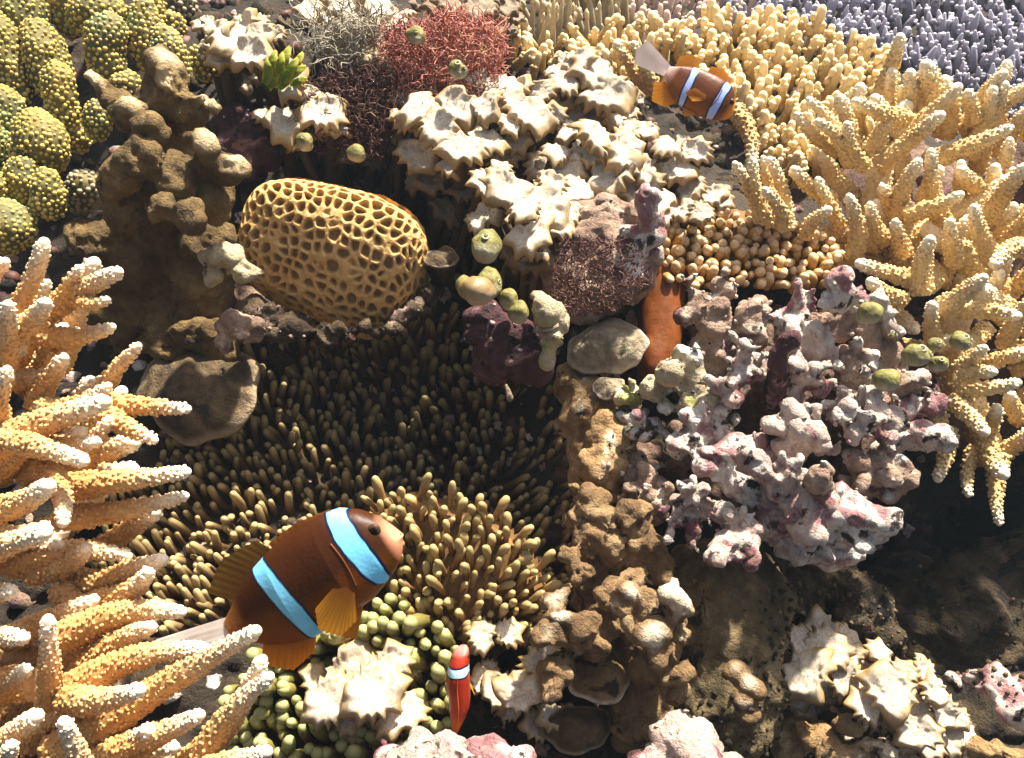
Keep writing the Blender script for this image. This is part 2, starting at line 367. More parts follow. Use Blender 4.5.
M['sponge'] = material('pale disc', [(.10,.08,.05),(.30,.24,.16),(.46,.39,.28)], 6, 9, .7, .7, 20, tip=(.6,.52,.42), spots=[((.10,.10,.04),4,.55,.66)], bdist=.04)
def fish_mat(name, rough=.35, fin=False):
    m = bpy.data.materials.new(name); m.use_nodes = True; nt = m.node_tree; N = nt.nodes; L = nt.links
    bs = N['Principled BSDF']; bs.inputs['Roughness'].default_value = rough + .1; bs.inputs['Specular IOR Level'].default_value = .2
    at = N.new('ShaderNodeAttribute'); at.attribute_name = 'Col'
    tc = N.new('ShaderNodeTexCoord'); n = N.new('ShaderNodeTexNoise'); n.inputs['Scale'].default_value = 9; n.inputs['Detail'].default_value = 6; L.new(tc.outputs['Object'], n.inputs['Vector'])
    mr = N.new('ShaderNodeMapRange'); L.new(n.outputs['Fac'], mr.inputs[0]); mr.inputs[1].default_value = .3; mr.inputs[2].default_value = .7; mr.inputs[3].default_value = .86; mr.inputs[4].default_value = 1.10
    hs = N.new('ShaderNodeHueSaturation'); L.new(at.outputs['Color'], hs.inputs['Color']); L.new(mr.outputs[0], hs.inputs['Value']); L.new(hs.outputs[0], bs.inputs['Base Color'])
    if fin:
        tr = N.new('ShaderNodeBsdfTranslucent'); L.new(hs.outputs[0], tr.inputs['Color']); mx = N.new('ShaderNodeMixShader'); mx.inputs[0].default_value = .45
        L.new(bs.outputs[0], mx.inputs[1]); L.new(tr.outputs[0], mx.inputs[2]); L.new(mx.outputs[0], N['Material Output'].inputs['Surface']); bs.inputs['Alpha'].default_value = 0.85
    else:
        v = N.new('ShaderNodeTexVoronoi'); v.inputs['Scale'].default_value = 55; L.new(tc.outputs['Object'], v.inputs['Vector'])
        bp = N.new('ShaderNodeBump'); bp.inputs['Strength'].default_value = .07; bp.inputs['Distance'].default_value = .01; L.new(v.outputs['Distance'], bp.inputs['Height']); L.new(bp.outputs[0], bs.inputs['Normal'])
    return m
M['fish'] = fish_mat('clownfish skin'); M['fin'] = fish_mat('clownfish fin', .45, True)

# ------------------------------------------------------------------ organic blobs: union of balls and capsules, remeshed
def blob(specs, vox=0.014, smooth=4, disp=((0.02, 6, 4),), seed=0, knob=None):
    parts = []
    for s in specs:
        if s[0] == 's':
            _, px, py, d, rx, ry, rz = s; v, f = ico(3); c = C(px, py, d); k = d / FPX
            parts.append((c + v[:, :1] * rx * k * RT + v[:, 1:2] * ry * k * UP + v[:, 2:3] * rz * k * FW, f))
        else:
            _, p0, p1, r0, r1 = s; a = C(*p0); b = C(*p1); ra = S(r0, p0[2]); rb = S(r1, p1[2])
            t = np.linspace(0, 1, 7)[:, None]; v, f, _ = tube(a + (b - a) * t, (ra + (rb - ra) * t)[:, 0], 14)
            parts.append((v, f)); v, f = ico(2); parts.append((a + v * ra, f))
    V, F, _ = join(parts)
    me = mesh_np('tmp', V, F); o = bpy.data.objects.new('tmp', me); COL.objects.link(o)
    m = o.modifiers.new('r', 'REMESH'); m.mode = 'VOXEL'; m.voxel_size = vox
    if smooth:
        m = o.modifiers.new('s', 'SMOOTH'); m.iterations = smooth; m.factor = 0.7
    m = o.modifiers.new('t', 'TRIANGULATE')
    dg = bpy.context.evaluated_depsgraph_get(); ev = o.evaluated_get(dg); e = ev.to_mesh()
    V = np.empty(len(e.vertices) * 3, np.float32); e.vertices.foreach_get('co', V); V = V.reshape(-1, 3).astype(float)
    F = np.empty(len(e.polygons) * 3, np.int32); e.polygons.foreach_get('vertices', F); F = F.reshape(-1, 3)
    ev.to_mesh_clear(); bpy.data.objects.remove(o); bpy.data.meshes.remove(me)
    for (amp, sc, oc) in disp:
        n = normals(V, F); V = V + n * (fbm(V * sc, oc, seed) * amp)[:, None]
    if knob:
        amp, sc = knob; n = normals(V, F); f1, f2 = voro(V * sc, seed); V = V + n * (np.clip(0.55 - f1, -.3, 1) * amp)[:, None]
    return V, F
RUB = ((.06, 3.0, 2), (.055, 6.5, 3), (.034, 14, 4))
RUB2 = ((.035, 5, 3), (.025, 13, 4))

# ------------------------------------------------------------------ the setting: reef rock, one sheet
def reef():
    xs = np.r_[np.linspace(-1900, -420, 18)[:-1], np.linspace(-420, 1440, 400), np.linspace(1440, 2900, 18)[1:]]
    ys = np.r_[np.linspace(-1000, -300, 10)[:-1], np.linspace(-300, 1050, 300), np.linspace(1050, 2400, 14)[1:]]
    X, Y = np.meshgrid(xs, ys); q = np.stack([X.ravel(), Y.ravel()], 1)
    d = np.concatenate([D(c[:, 0], c[:, 1]) for c in np.array_split(q, 20)])
    V = C(q[:, 0], q[:, 1], d)
    n1 = fbm(V * 1.6, 5, 3); n2 = 1 - np.abs(fbm(V * 4.0, 4, 9)) * 2.4; f1, f2 = voro(V * 3.0, 5)
    dd = 0.20 * n1 + 0.07 * n2 + 0.10 * np.clip(.6 - f1, -.2, .6) + .02 * fbm(V * 16, 3, 4)
    V = V - dd[:, None] * nrm(V - CAM) + UP * (0.1 * fbm(V * 2.1, 3, 21))[:, None]
    o = part('reef_rock', V, grid_faces(len(ys), len(xs))[:, ::-1], M['rock'])
    tag(o, 'mottled reef rock coloured dark as shade in the gaps between the corals', kind='structure')
    F = grid_faces(len(ys), len(xs))[:, ::-1]; c = q[F[:, 0]]; F = F[(c[:, 0] > -60) & (c[:, 0] < 1090) & (c[:, 1] > -60) & (c[:, 1] < 820)]
    g = np.random.RandomState(99)
    for mk, lab, n, sp, lo, hi in (('cor_dark', 'knobbly brown crusts growing over the reef rock', 1700, .09, .015, .06), ('cor_pink', 'small pink coralline knobs on the reef rock', 700, .12, .02, .06), ('slope', 'silty grey nodules on the reef rock', 1300, .10, .03, .10), ('turf_dark', 'dark turf clumps on the reef rock', 900, .1, .03, .09)):
        P, Nn = surf_points(V, F, n, sp, g); keep = fbm(P * 1.3, 2, len(mk)) > -.12; P, Nn = P[keep], nrm(Nn[keep] + g.randn(keep.sum(), 3) * .3)
        v, f = ico(1) if mk == 'turf_dark' else ico(2); parts = []
        for k in range(4):
            w = v * (1 + .8 * fbm(v * 1.9 + k * 9, 3, k))[:, None]; m = np.arange(len(P)) % 4 == k; s_ = g.uniform(lo, hi, m.sum())
            parts.append(scatter(w, f, P[m] + Nn[m] * (s_ * .35)[:, None], Nn[m], s_, stretch=s_ * g.uniform(.5, 1.5, m.sum())))
        a, b, _ = join(parts); tag(part('crust_growth', a, b, M[mk]), lab, kind='stuff')
reef()

# ------------------------------------------------------------------ staghorn corals
CORAL_T = DOME
def branch_mesh(p0, p1, r0, r1, g, bump=1.0, dens=1.0, cs=.03):
    L = np.linalg.norm(p1 - p0); n = max(6, int(L / .05)); t = np.linspace(0, 1, n)
    a, b = frame_of(p1 - p0); mid = (a * g.uniform(-1, 1) + b * g.uniform(-1, 1)) * L * .09
    P = p0 + (p1 - p0) * t[:, None] + mid * np.sin(t * np.pi)[:, None]
    R = (r0 + (r1 - r0) * t ** 1.3) * .92 * (1 + .06 * np.sin(t * 19 + g.rand() * 6))
    V, F, T = tube(P, R, 10)
    # corallites: little cups leaning towards the tip
    sp = cs; m = int(2 * np.pi * R.mean() * L / (sp * sp) * .95 * dens)
    if m < 4: m = 4
    i = np.arange(m); tt = (i + .5) / m; ang = i * 2.39996 + g.rand(m) * .5
    tt = np.clip(tt + g.randn(m) * .01, 0.01, .985)
    c = np.stack([np.interp(tt, t, P[:, k]) for k in range(3)], 1); T3 = nrm(np.stack([np.interp(tt, t, np.gradient(P[:, k])) for k in range(3)], 1))
    rr = np.interp(tt, t, R)
    aa = nrm(a - T3 * (T3 @ a)[:, None] if False else a[None] - T3 * (T3 @ a)[:, None]); bb = np.cross(T3, aa)
    rad = np.cos(ang)[:, None] * aa + np.sin(ang)[:, None] * bb
    pos = c + rad * rr[:, None] * .95; nor = nrm(rad + T3 * .75)
    s = cs * .46 * bump * g.uniform(.75, 1.25, m) * (1 - .25 * tt)
    v2, f2, a2 = scatter(*CORAL_T, pos, nor, s, stretch=s * g.uniform(.9, 1.6, m), attr=tt)
    A = np.clip((np.r_[T, a2] - .40) / .60, 0, 1) ** 3.0
    A[len(T):] = np.clip(A[len(T):] + .02, 0, 1)
    return np.r_[V, v2], np.r_[F, f2 + len(V)], A
def staghorn(name, label, branches, mat, seed, base, cpx=6.0, thin_=1.0, fill=None):
    g = np.random.RandomState(seed); root = empty(name, base, label, 'staghorn coral')
    for br in branches:
        (x0, y0, d0), (x1, y1, d1), r0, r1 = br
        V, F, A = branch_mesh(C(x0, y0, d0), C(x1, y1, d1), S(r0 * thin_, d0), S(r1 * .78 * thin_, d1), g, cs=S(cpx, d1))
        part('branch', V, F, mat, root, {'tip': A})
    if fill:
        cx, cy, poly, n, d0, L0 = fill; P = poly_points(poly, 12, g)[:n]
        for x, y in P:
            a = math.atan2(cy - y, x - cx) + g.uniform(-.35, .35); L_ = L0 * g.uniform(.7, 1.25); dd = d0 + g.uniform(-.12, .12) - (.0012 * (y - 300) if cx > 500 else .0016 * (y - 400)); r0 = g.uniform(8.5, 12) * (1 if cx > 500 else 1.35)
            V, F, A = branch_mesh(C(x, y, dd), C(x + math.cos(a) * L_, y - math.sin(a) * L_, dd - .22), S(r0, dd), S(r0 * .52, dd), g, cs=S(cpx, dd)); part('branch', V, F, mat, root, {'tip': A})
    return root
d3 = 3.1
LB = [((-10,345,3.5),(44,243,3.25),16,9),((20,330,3.45),(118,272,3.2),17,9),((62,312,3.35),(80,268,3.25),9,6),((78,300,3.3),(108,300,3.2),7,5),
 ((-20,345,3.3),(46,303,3.05),18,9),((40,335,3.4),(112,327,3.3),12,7),((40,325,3.3),(48,282,3.2),8,5),((-5,395,3.3),(8,305,3.0),14,9),((60,350,3.5),(75,330,3.4),9,6),
 ((96,400,3.45),(138,346,3.25),10,6.5),((35,405,3.5),(64,358,3.3),13,8),((5,440,3.1),(7,370,2.95),13,8),((40,408,3.4),(108,386,3.25),13,7),
 ((100,404,3.3),(187,409,3.2),13,7),((-25,455,3.1),(104,402,2.95),21,12),((105,412,3.25),(154,440,3.15),12,7),((85,470,3.25),(109,420,3.15),11,7),
 ((30,445,3.1),(96,442,2.95),14,8),((-10,440,3.1),(84,461,2.85),17,9),((60,488,3.2),(186,472,3.05),17,8),((60,518,3.2),(185,496,3.1),15,7),
 ((-40,510,3.0),(48,486,2.75),19,12),((45,470,3.1),(63,522,2.85),13,9),((-40,590,2.95),(44,533,2.7),20,12),((10,565,3.4),(128,556,3.25),17,7),
 ((80,610,3.25),(148,572,2.95),17,8),((60,640,3.1),(182,612,2.9),19,8),((85,670,3.1),(152,627,2.85),17,8),((-40,605,3.0),(12,592,2.75),14,9),
 ((50,720,2.95),(48,620,2.7),16,9),((70,690,2.9),(205,649,2.7),19,9),((70,700,2.8),(140,690,2.55),18,9),((55,755,2.85),(256,631,2.6),24,9),
 ((160,790,2.75),(262,660,2.55),21,9),((190,800,2.65),(269,677,2.5),18,9),((150,790,2.6),(267,752,2.45),18,9),((95,810,2.7),(64,722,2.4),17,10),
 ((-40,650,2.95),(24,638,2.7),15,10),((60,590,3.35),(106,606,3.2),14,8),((-30,790,2.75),(37,716,2.5),20,11),((-30,720,3.1),(25,670,2.85),16,9),
 ((0,765,2.5),(12,745,2.35),14,9),((60,780,2.9),(150,730,2.65),20,10),((100,760,2.8),(200,715,2.6),19,9),((40,560,3.5),(110,582,3.35),13,7),
 ((-30,480,3.4),(30,430,3.2),17,9),((-20,530,3.5),(60,545,3.3),16,8),((10,640,3.3),(95,600,3.1),16,8),((40,690,3.3),(120,650,3.1),16,8),
 ((30,740,3.0),(100,700,2.8),18,9),((-40,300,3.6),(5,262,3.45),15,8),((-20,380,3.6),(60,372,3.4),16,8),((190,770,2.9),(235,715,2.75),14,8),
 ((-60,480,3.3),(-50,300,3.9),26,20),((-60,800,3.0),(-60,480,3.3),34,26),((-60,560,3.2),(60,530,3.35),22,16),((-60,700,3.0),(70,690,3.2),26,20),((-60,440,3.4),(50,420,3.5),20,16),((20,820,2.9),(110,690,3.15),26,18),((-60,360,3.6),(40,330,3.5),20,16)]
staghorn('staghorn_coral', 'golden staghorn coral with white tips reaching in along the left edge', LB, M['stag'], 11, C(-60, 800, 3.1), 5.6, .92, (-160, 640, [(-60,300),(60,330),(90,420),(100,640),(170,700),(200,790),(-60,800)], 34, 3.75, 80))
RB = [((880,100,5.4),(900,38,5.2),12,8),((905,118,5.1),(856,102,4.9),11,8),((850,165,5.1),(809,100,4.9),9,6),((838,152,5.1),(797,115,4.9),9,6),((848,162,5.0),(818,122,4.8),9,6),
 ((866,168,5.0),(847,125,4.8),9,7),((832,202,5.0),(794,170,4.8),10,8),((806,236,4.9),(828,210,4.7),9,7),((775,205,5.0),(763,158,4.9),8,5),((762,222,4.9),(735,164,4.8),9,6),
 ((772,225,4.85),(753,160,4.75),9,6),((786,228,4.9),(770,160,4.8),9,6),((785,228,4.8),(765,190,4.65),10,6),((853,258,4.9),(849,197,4.7),11,7),((884,242,4.9),(870,205,4.75),11,7),((893,212,5.0),(882,187,4.9),9,6),
 ((898,222,5.0),(918,162,4.8),12,8),((946,232,5.0),(931,152,4.8),13,7),((972,125,5.3),(1003,74,5.1),12,9),((976,120,5.2),(968,93,5.0),9,7),((925,163,5.2),(1010,128,4.95),13,7),
 ((958,130,5.4),(1030,85,5.1),14,9),((932,112,5.3),(926,66,5.1),16,12),((900,132,5.2),(957,88,5.0),12,9),((925,122,5.3),(918,78,5.2),11,8),((878,168,5.1),(940,116,4.85),13,9),
 ((988,218,4.9),(1024,168,4.6),13,9),((995,262,4.8),(974,208,4.6),13,8),((922,292,4.7),(930,240,4.5),14,9),((935,283,4.8),(860,264,4.7),12,9),((902,300,4.6),(871,282,4.45),11,9),
 ((938,312,4.6),(983,278,4.35),15,9),((1030,248,4.7),(995,264,4.5),13,9),((958,310,4.7),(1017,316,4.5),12,8),((936,348,4.6),(932,305,4.45),11,8),((955,388,4.7),(1017,383,4.5),11,8),
 ((958,368,4.6),(984,348,4.4),10,7),((962,376,4.55),(993,372,4.4),11,8),((985,365,4.7),(1026,352,4.55),10,8),((984,432,4.8),(997,408,4.65),11,9),((952,398,4.7),(985,432,4.5),13,8),
 ((1000,455,4.8),(999,523,4.65),12,5),((985,440,4.8),(1003,474,4.6),14,11),((948,430,4.7),(938,478,4.6),11,8),((975,448,4.8),(968,494,4.7),9,6),((990,455,5.0),(1030,430,4.8),13,8),
 ((735,110,5.6),(752,162,5.4),11,8),((650,92,6.2),(616,44,6.0),9,6),((655,90,6.1),(634,44,5.9),9,6),((660,95,6.0),(645,62,5.8),9,7),
 ((865,170,5.4),(905,108,5.2),20,14),((860,250,5.2),(880,165,5.2),22,18),((930,290,5.1),(880,200,5.2),24,18),((1000,300,5.2),(930,230,5.0),24,16),((960,400,5.0),(960,300,4.95),24,20),((990,460,5.0),(965,385,4.9),20,18),
 ((890,240,5.1),(1010,180,5.0),16,12),((800,240,5.2),(870,230,5.0),14,12),((1040,340,5.2),(980,290,4.9),22,14),((870,300,5.0),(915,330,4.8),14,9),((900,350,5.0),(950,340,4.7),14,10),
 ((800,235,5.1),(770,215,4.9),13,9),((1000,200,5.1),(960,170,4.9),13,8),((1010,240,5.0),(1040,205,4.8),13,8),((905,215,4.9),(960,195,4.7),12,7),((840,225,5.0),(818,180,4.85),9,6),((905,255,4.8),(895,222,4.65),10,7),
 ((955,265,4.8),(950,222,4.6),11,7),((1005,345,4.9),(1030,300,4.7),12,8),((985,330,4.8),(960,345,4.6),11,8),((1020,420,5.0),(1010,395,4.8),11,8),((940,415,4.8),(925,440,4.7),10,7),((870,150,5.1),(890,118,5.0),10,7)]
staghorn('staghorn_coral', 'wide pale straw staghorn coral thicket filling the right edge above the dark overhang', RB, M['stag_r'], 12, C(1000, 420, 5.3), 4.7, .84, (905, 380, [(800,190),(850,130),(960,110),(1100,100),(1100,440),(1000,440),(960,380),(900,310),(850,270)], 62, 5.25, 58))

# ------------------------------------------------------------------ table corals made of many short fingers
def finger_mesh(g, knobs, point):
    n = 7; t = np.linspace(0, 1, n); P = np.c_[.12 * np.sin(t * 2 + g.rand() * 6), .12 * np.cos(t * 2 + g.rand() * 6), t * 2.6 - .9]
    R = (.50 - .12 * t) if not point else (.52 * (1 - t ** 1.8 * .72))
    V, F, T = tube(P, R, 8); parts = [(V, F, np.clip((T - .35) / .65, 0, 1) ** 1.3)]
    for k in range(knobs):
        z = g.uniform(.15, 1.55); a = g.rand() * 6.28
        v, f = ico(1); r = g.uniform(.22, .34)
        parts.append((v * r * 1.1 + [math.cos(a) * .46, math.sin(a) * .46, z], f, np.full(len(v), np.clip(z / 1.6, 0, 1))))
    V, F, A = join(parts)
    return V, F, A
def table_coral(name, label, cat, poly, dfun, spacing, size, mat, seed, knobs=5, point=False, group=None, lift=(.82, .55), base_mat='rock', nvar=6, jit=.18, long=1.0):
    g = np.random.RandomState(seed); poly = np.array(poly, float)
    root = empty(name, C(*poly.mean(0), float(dfun(*poly.mean(0))) + .5), label, cat, group)
    df0 = dfun; dfun = lambda x, y: np.minimum(df0(x, y), D(x, y) - .30)
    # base shelf
    lo, hi = poly.min(0), poly.max(0); xs = np.arange(lo[0] - 4, hi[0] + 5, 5.0); ys = np.arange(lo[1] - 4, hi[1] + 5, 5.0)
    X, Y = np.meshgrid(xs, ys); q = np.stack([X.ravel(), Y.ravel()], 1); e = polydist(q, poly)
    d = dfun(q[:, 0], q[:, 1]) + .12 + np.where(e < 8, (8 - e) * .05, 0)
    V = C(q[:, 0], q[:, 1], d); V = V + UP * (.04 * fbm(V * 5, 3, seed))[:, None]
    F = grid_faces(len(ys), len(xs))[:, ::-1]; F = F[(e[F] > -4).all(1)]
    part('shelf', V, F, M[base_mat], root)
    meshes = []
    for k in range(nvar):
        v, f, a = finger_mesh(g, knobs, point); me = mesh_np('finger', v, f, {'tip': a}); me.materials.append(mat); meshes.append((me, v, f, a))
    P = poly_points(poly, spacing, g); dd = dfun(P[:, 0], P[:, 1]); W = C(P[:, 0], P[:, 1], dd)
    lat = fbm(W * .8, 2, seed) * .5; s = S(size, dd) * g.uniform(.75, 1.25, len(P))
    vis = (P[:, 0] > -10) & (P[:, 0] < 1034) & (P[:, 1] > -10) & (P[:, 1] < 768)
    order = np.argsort(-(s * vis + s * .0)); rest = []
    for r, i in enumerate(order):
        z = nrm(UP * lift[0] - FW * lift[1] + RT * (lat[i] + g.randn() * jit) + UP * g.randn() * jit)
        Mx = mat_from(W[i], z, s[i], g.rand() * 6.28, s[i] * g.uniform(.8, 1.3) * long); me, v, f, a = meshes[g.randint(nvar)]
        if r < 290 and vis[i]: place('finger', me, Mx, root)
        else: rest.append((v @ Mx[:3, :3].T + Mx[:3, 3], f, a))
    if rest:
        V, F, A = join(rest); part('finger_mass', V, F, mat, root, {'tip': A}, kind='stuff')
    return root
table_coral('table_coral', 'straw coloured table coral of short knobbly fingers behind the clownfish at upper right', 'table coral',
 [(590,84),(600,62),(640,44),(720,22),(800,30),(880,62),(905,100),(880,150),(840,150),(800,180),(765,176),(745,120),(670,95)], lambda x, y: 7.3 - .0085 * (np.asarray(y) - 20) - .0004 * (np.asarray(x) - 600), 10.5, 10.5, M['table'], 21, knobs=7)
table_coral('table_coral', 'lilac grey table coral of sharp little fingers across the top right corner', 'table coral',
 [(800,-60),(1120,-60),(1120,130),(1000,120),(960,85),(880,58),(790,40),(720,30),(735,-20)], lambda x, y: 9.3 - .010 * np.asarray(y) + .0006 * (np.asarray(x) - 800), 9, 9.5, M['purple'], 22, knobs=4, point=True, long=.8)
table_coral('table_coral', 'pinkish buff table coral between the straw and lilac ones at the top edge', 'table coral',
 [(590,-30),(740,-30),(760,20),(700,36),(650,34),(600,20)], lambda x, y: 8.6 - .01 * np.asarray(y) + 0 * np.asarray(x), 8.5, 8, M['pinkf'], 23, knobs=4)
table_coral('finger_coral', 'buff finger coral with radiating upright fingers at the top edge right of the red filaments', 'finger coral',
 [(512,-40),(600,-40),(625,10),(600,40),(530,48),(508,20)], lambda x, y: 7.2 - .008 * np.asarray(y) + 0 * np.asarray(x), 10, 8.5, M['fingers_grey'], 24, knobs=3, point=True, long=2.0)
table_coral('finger_coral', 'small twisted cream finger coral below the buff one and above the cream cup algae', 'finger coral',
 [(505,36),(560,40),(610,30),(660,30),(690,50),(640,60),(600,62),(550,72),(515,70)], lambda x, y: 6.7 - .008 * np.asarray(y) + 0 * np.asarray(x), 10, 9, M['table'], 25, knobs=6, jit=.4)

# ------------------------------------------------------------------ yellow lobed coral, upper left
def lobes():
    g = np.random.RandomState(31); root = empty('lobed_coral', C(60, 230, 5.7), 'yellow green lobed coral with warty lobes filling the top left corner', 'lobed coral')
    L = [(109,52,4.95,24,34),(98,14,5.2,30,20),(146,34,5.05,20,32),(171,58,4.8,18,26),(150,8,5.3,17,20),(174,26,5.2,14,14),(47,60,4.95,24,38),(20,18,5.2,30,34),
     (8,58,4.9,20,42),(62,98,4.75,21,30),(98,120,4.7,16,18),(38,144,4.55,32,30),(22,182,4.45,22,22),(50,196,4.35,19,24),(6,112,4.7,22,24),(4,228,4.3,30,26),
     (-6,190,4.4,20,20),(128,84,4.7,17,13),(72,136,4.85,14,14),(200,62,5.1,13,15),(70,10,5.35,22,24),(-20,140,4.6,24,40),(-30,60,5.0,26,40),(-30,10,5.3,30,30),(130,-30,5.6,36,24),(40,-30,5.6,40,24)]
    for i, (x, y, d, rx, ry) in enumerate(L):
        v, f = ico(4); k = d / FPX; c = C(x, y, d); a = g.uniform(-.25, .25)
        ax = RT * math.cos(a) + UP * math.sin(a); ay = nrm(UP * math.cos(a) - RT * math.sin(a) - FW * .25); az = nrm(np.cross(ax, ay))
        w = v.copy(); w[:, 0] *= (1 - .25 * w[:, 1] * -1 * 0); V = c + w[:, :1] * rx * k * .90 * ax + w[:, 1:2] * ry * k * 1.10 * ay + w[:, 2:3] * rx * k * .9 * az
        n = nrm(V - c); V = V + n * (.05 * fbm(V * 5, 3, i))[:, None]
        lo = part('lobe', V, f, M['lobe'], root)
        P, N = surf_points(V, f, 3600, S(4.3, d), g); vis = (N @ FW) < .35; P, N = P[vis], N[vis]
        s = S(2.25, d) * g.uniform(.6, 1.35, len(P))
        v2, f2, _ = scatter(*DOME, P - N * s[:, None] * .1, nrm(N + UP * .25), s, stretch=s * g.uniform(.6, 1.1, len(P)))
        part('wart_cover', v2, f2, M['polyp'], root, kind='stuff')
    return root
lobes()
def grey_lobe(x, y, d, r, label):
    g = np.random.RandomState(int(x)); root = empty('lobed_coral', C(x, y, d + .3), label, 'lobed coral')
    V, F = blob([('s', x, y, d, r, r * .95, r), ('s', x - r * .4, y + r * .6, d + .05, r * .8, r * .8, r)], .03, 2); part('lobe', V, F, M['lobe'], root)
    P, N = surf_points(V, F, 3000, S(5, d), g); s = S(2.3, d) * g.uniform(.8, 1.3, len(P)); v, f, _ = scatter(*DOME8, P, N, s); part('wart_cover', v, f, M['polyp_grey'], root, kind='stuff')
grey_lobe(86, 188, 4.75, 19, 'small grey warty coral lobe in the gap left of the brown knobbly pillar')
grey_lobe(176, 6, 6.0, 20, 'dim grey warty coral lump at the top edge right of the yellow lobes')

# ------------------------------------------------------------------ brown pillar coral and its plate
def tipped(specs, mat, name, label, cat, seed, tips, vox=.018, disp=((.03, 5, 4), (.012, 16, 3)), knob=None, tr=1.0, smooth=4):
    V, F = blob(specs, vox, smooth, disp, seed, knob)
    A = np.zeros(len(V))
    for (x, y, d, r) in tips:                       # pale growing ends
        q = np.linalg.norm(V - C(x, y, d), axis=1) / S(r, d); A = np.maximum(A, np.clip(1.45 - 1.1 * q, 0, 1))
    root = empty(name, V[np.argmax(V @ FW)], label, cat); o = part('colony', V, F, mat, root, {'tip': A}); return root
PIL = [('c',(165,280,5.05),(165,120,4.5),42,30),('c',(150,340,5.15),(155,250,5.0),48,45),('c',(155,115,4.4),(165,68,4.25),20,15),('c',(165,95,4.25),(168,80,4.15),17,14),
 ('c',(150,130,4.4),(120,102,4.25),18,13),('c',(120,102,4.25),(93,78,4.15),12,8),('s',(130),(115),4.2,13,14,12),('c',(180,120,4.35),(203,100,4.2),16,13),('s',214,108,4.15,9,9,9),
 ('s',206,146,4.15,11,15,11),('s',206,160,4.2,17,14,13),('s',234,166,4.15,14,13,12),('c',(200,165,4.3),(230,168,4.2),13,12),('s',138,160,4.1,19,20,14),('s',120,174,4.15,12,16,12),
 ('s',158,207,4.05,17,17,14),('s',187,217,4.05,17,16,14),('s',112,190,4.2,12,12,10),('s',150,130,4.15,14,12,12),('s',125,215,4.3,22,20,18),('s',175,180,4.2,22,22,18),('s',210,200,4.35,16,24,18),
 ('s',100,240,4.75,28,22,20),('s',205,240,4.75,24,26,20),('s',130,270,4.8,30,28,20),('s',185,275,4.8,26,30,20),('s',210,290,4.9,24,34,20),('s',120,310,4.85,30,30,20),('s',170,320,4.9,34,26,20),('s',200,335,4.75,36,20,18),('s',165,345,4.8,30,18,16),('s',222,345,4.75,20,16,14)]
tipped(PIL, M['brown'], 'pillar_coral', 'tall brown knobbly pillar coral left of the honeycomb coral', 'pillar coral', 41,
 [(93,74,4.1,14),(165,58,4.2,15),(206,94,4.15,15),(216,106,4.1,12),(206,138,4.1,14),(236,158,4.1,15),(130,104,4.15,11),(165,78,4.1,12)], disp=((.07, 4, 3), (.05, 9, 3), (.022, 20, 3)), vox=.015, smooth=8, knob=(.03, 6))
def plate(name, label, cx, cy, d, rx, ry, thick, tiltv, mat, seed, cat='plate coral', rim=1.0):
    """a lip shaped plate: wavy round sheet with real thickness, its rim thin and pale"""
    nr, ns = 26, 72; r = np.linspace(0, 1, nr)[:, None]; th = (np.arange(ns) / ns * 2 * np.pi)[None]
    g = np.random.RandomState(seed); ph = g.rand(4) * 6.28
    wob = 1 + .07 * np.sin(2 * th + ph[0]) + .05 * np.sin(3 * th + ph[1]) + .04 * np.sin(5 * th + ph[2]) + .02 * np.sin(9 * th + ph[3])
    k = d / FPX; n = nrm(tiltv); ax = nrm(RT - n * (RT @ n)); ay = np.cross(n, ax); ay = ay * np.sign(ay @ UP)
    x = r * wob * np.cos(th) * rx * k; y = r * wob * np.sin(th) * ry * k; z = -.10 * r ** 2 * rim * rx * k / .3 + 0 * th
    base = C(cx, cy, d); top = base + x[..., None] * ax + y[..., None] * ay + z[..., None] * n
    top = top.reshape(-1, 3); top = top + n * (.06 * fbm(top * 4.5, 4, seed) + .02 * fbm(top * 14, 3, seed))[:, None]
    tk = (thick * (1 - .75 * r ** 2) + 0 * th).reshape(-1, 1); bot = top - n * tk - n * (.25 * (1 - r + 0 * th).reshape(-1, 1) ** 2)
    F1 = grid_faces(nr, ns, True); V = np.r_[top, bot]; F = np.r_[F1, F1[:, ::-1] + len(top)]
    a = (nr - 1) * ns + np.arange(ns); b = (nr - 1) * ns + (np.arange(ns) + 1) % ns; m = len(top)
    F = np.r_[F, np.stack([a, a + m, b], 1), np.stack([b, a + m, b + m], 1)]
    rr = (r + 0 * th).reshape(-1); A = np.clip((rr - .86) / .14, 0, 1); A = np.r_[A, A * .5]
    root = empty(name, base - n * .3, label, cat); part('plate', V, F, mat, root, {'tip': A}); return root
plate('plate_coral', 'grey brown lip shaped coral plate hanging under the brown pillar', 190, 384, 4.62, 62, 56, .09, nrm(UP * .35 - FW * 1 + RT * -.1), M['plate'], 42)
plate('shell_plate', 'pale grey shell shaped plate left of the orange anemone column', 606, 338, 4.55, 40, 32, .08, nrm(UP * .45 - FW + RT * -.2), M['sponge'], 43, rim=1.6)
plate('shell_plate', 'small round tan disc just below the shell shaped plate', 609, 384, 4.5, 17, 12, .05, nrm(UP * .5 - FW), M['sponge'], 44)
plate('shell_plate', 'dim frilly grey disc touching the right side of the honeycomb coral', 441, 252, 4.75, 17, 14, .05, nrm(UP * .6 - FW), M['plate'], 45)
plate('plate_coral', 'brown skirt shaped plate under the tan knobbly coral by the small red clownfish', 600, 672, 3.95, 34, 28, .08, nrm(UP * .5 - FW), M['leather'], 46)
plate('plate_coral', 'lower brown plate in shadow between the two pink rocks at the bottom edge', 578, 728, 4.05, 34, 24, .08, nrm(UP * .5 - FW), M['plate'], 47)
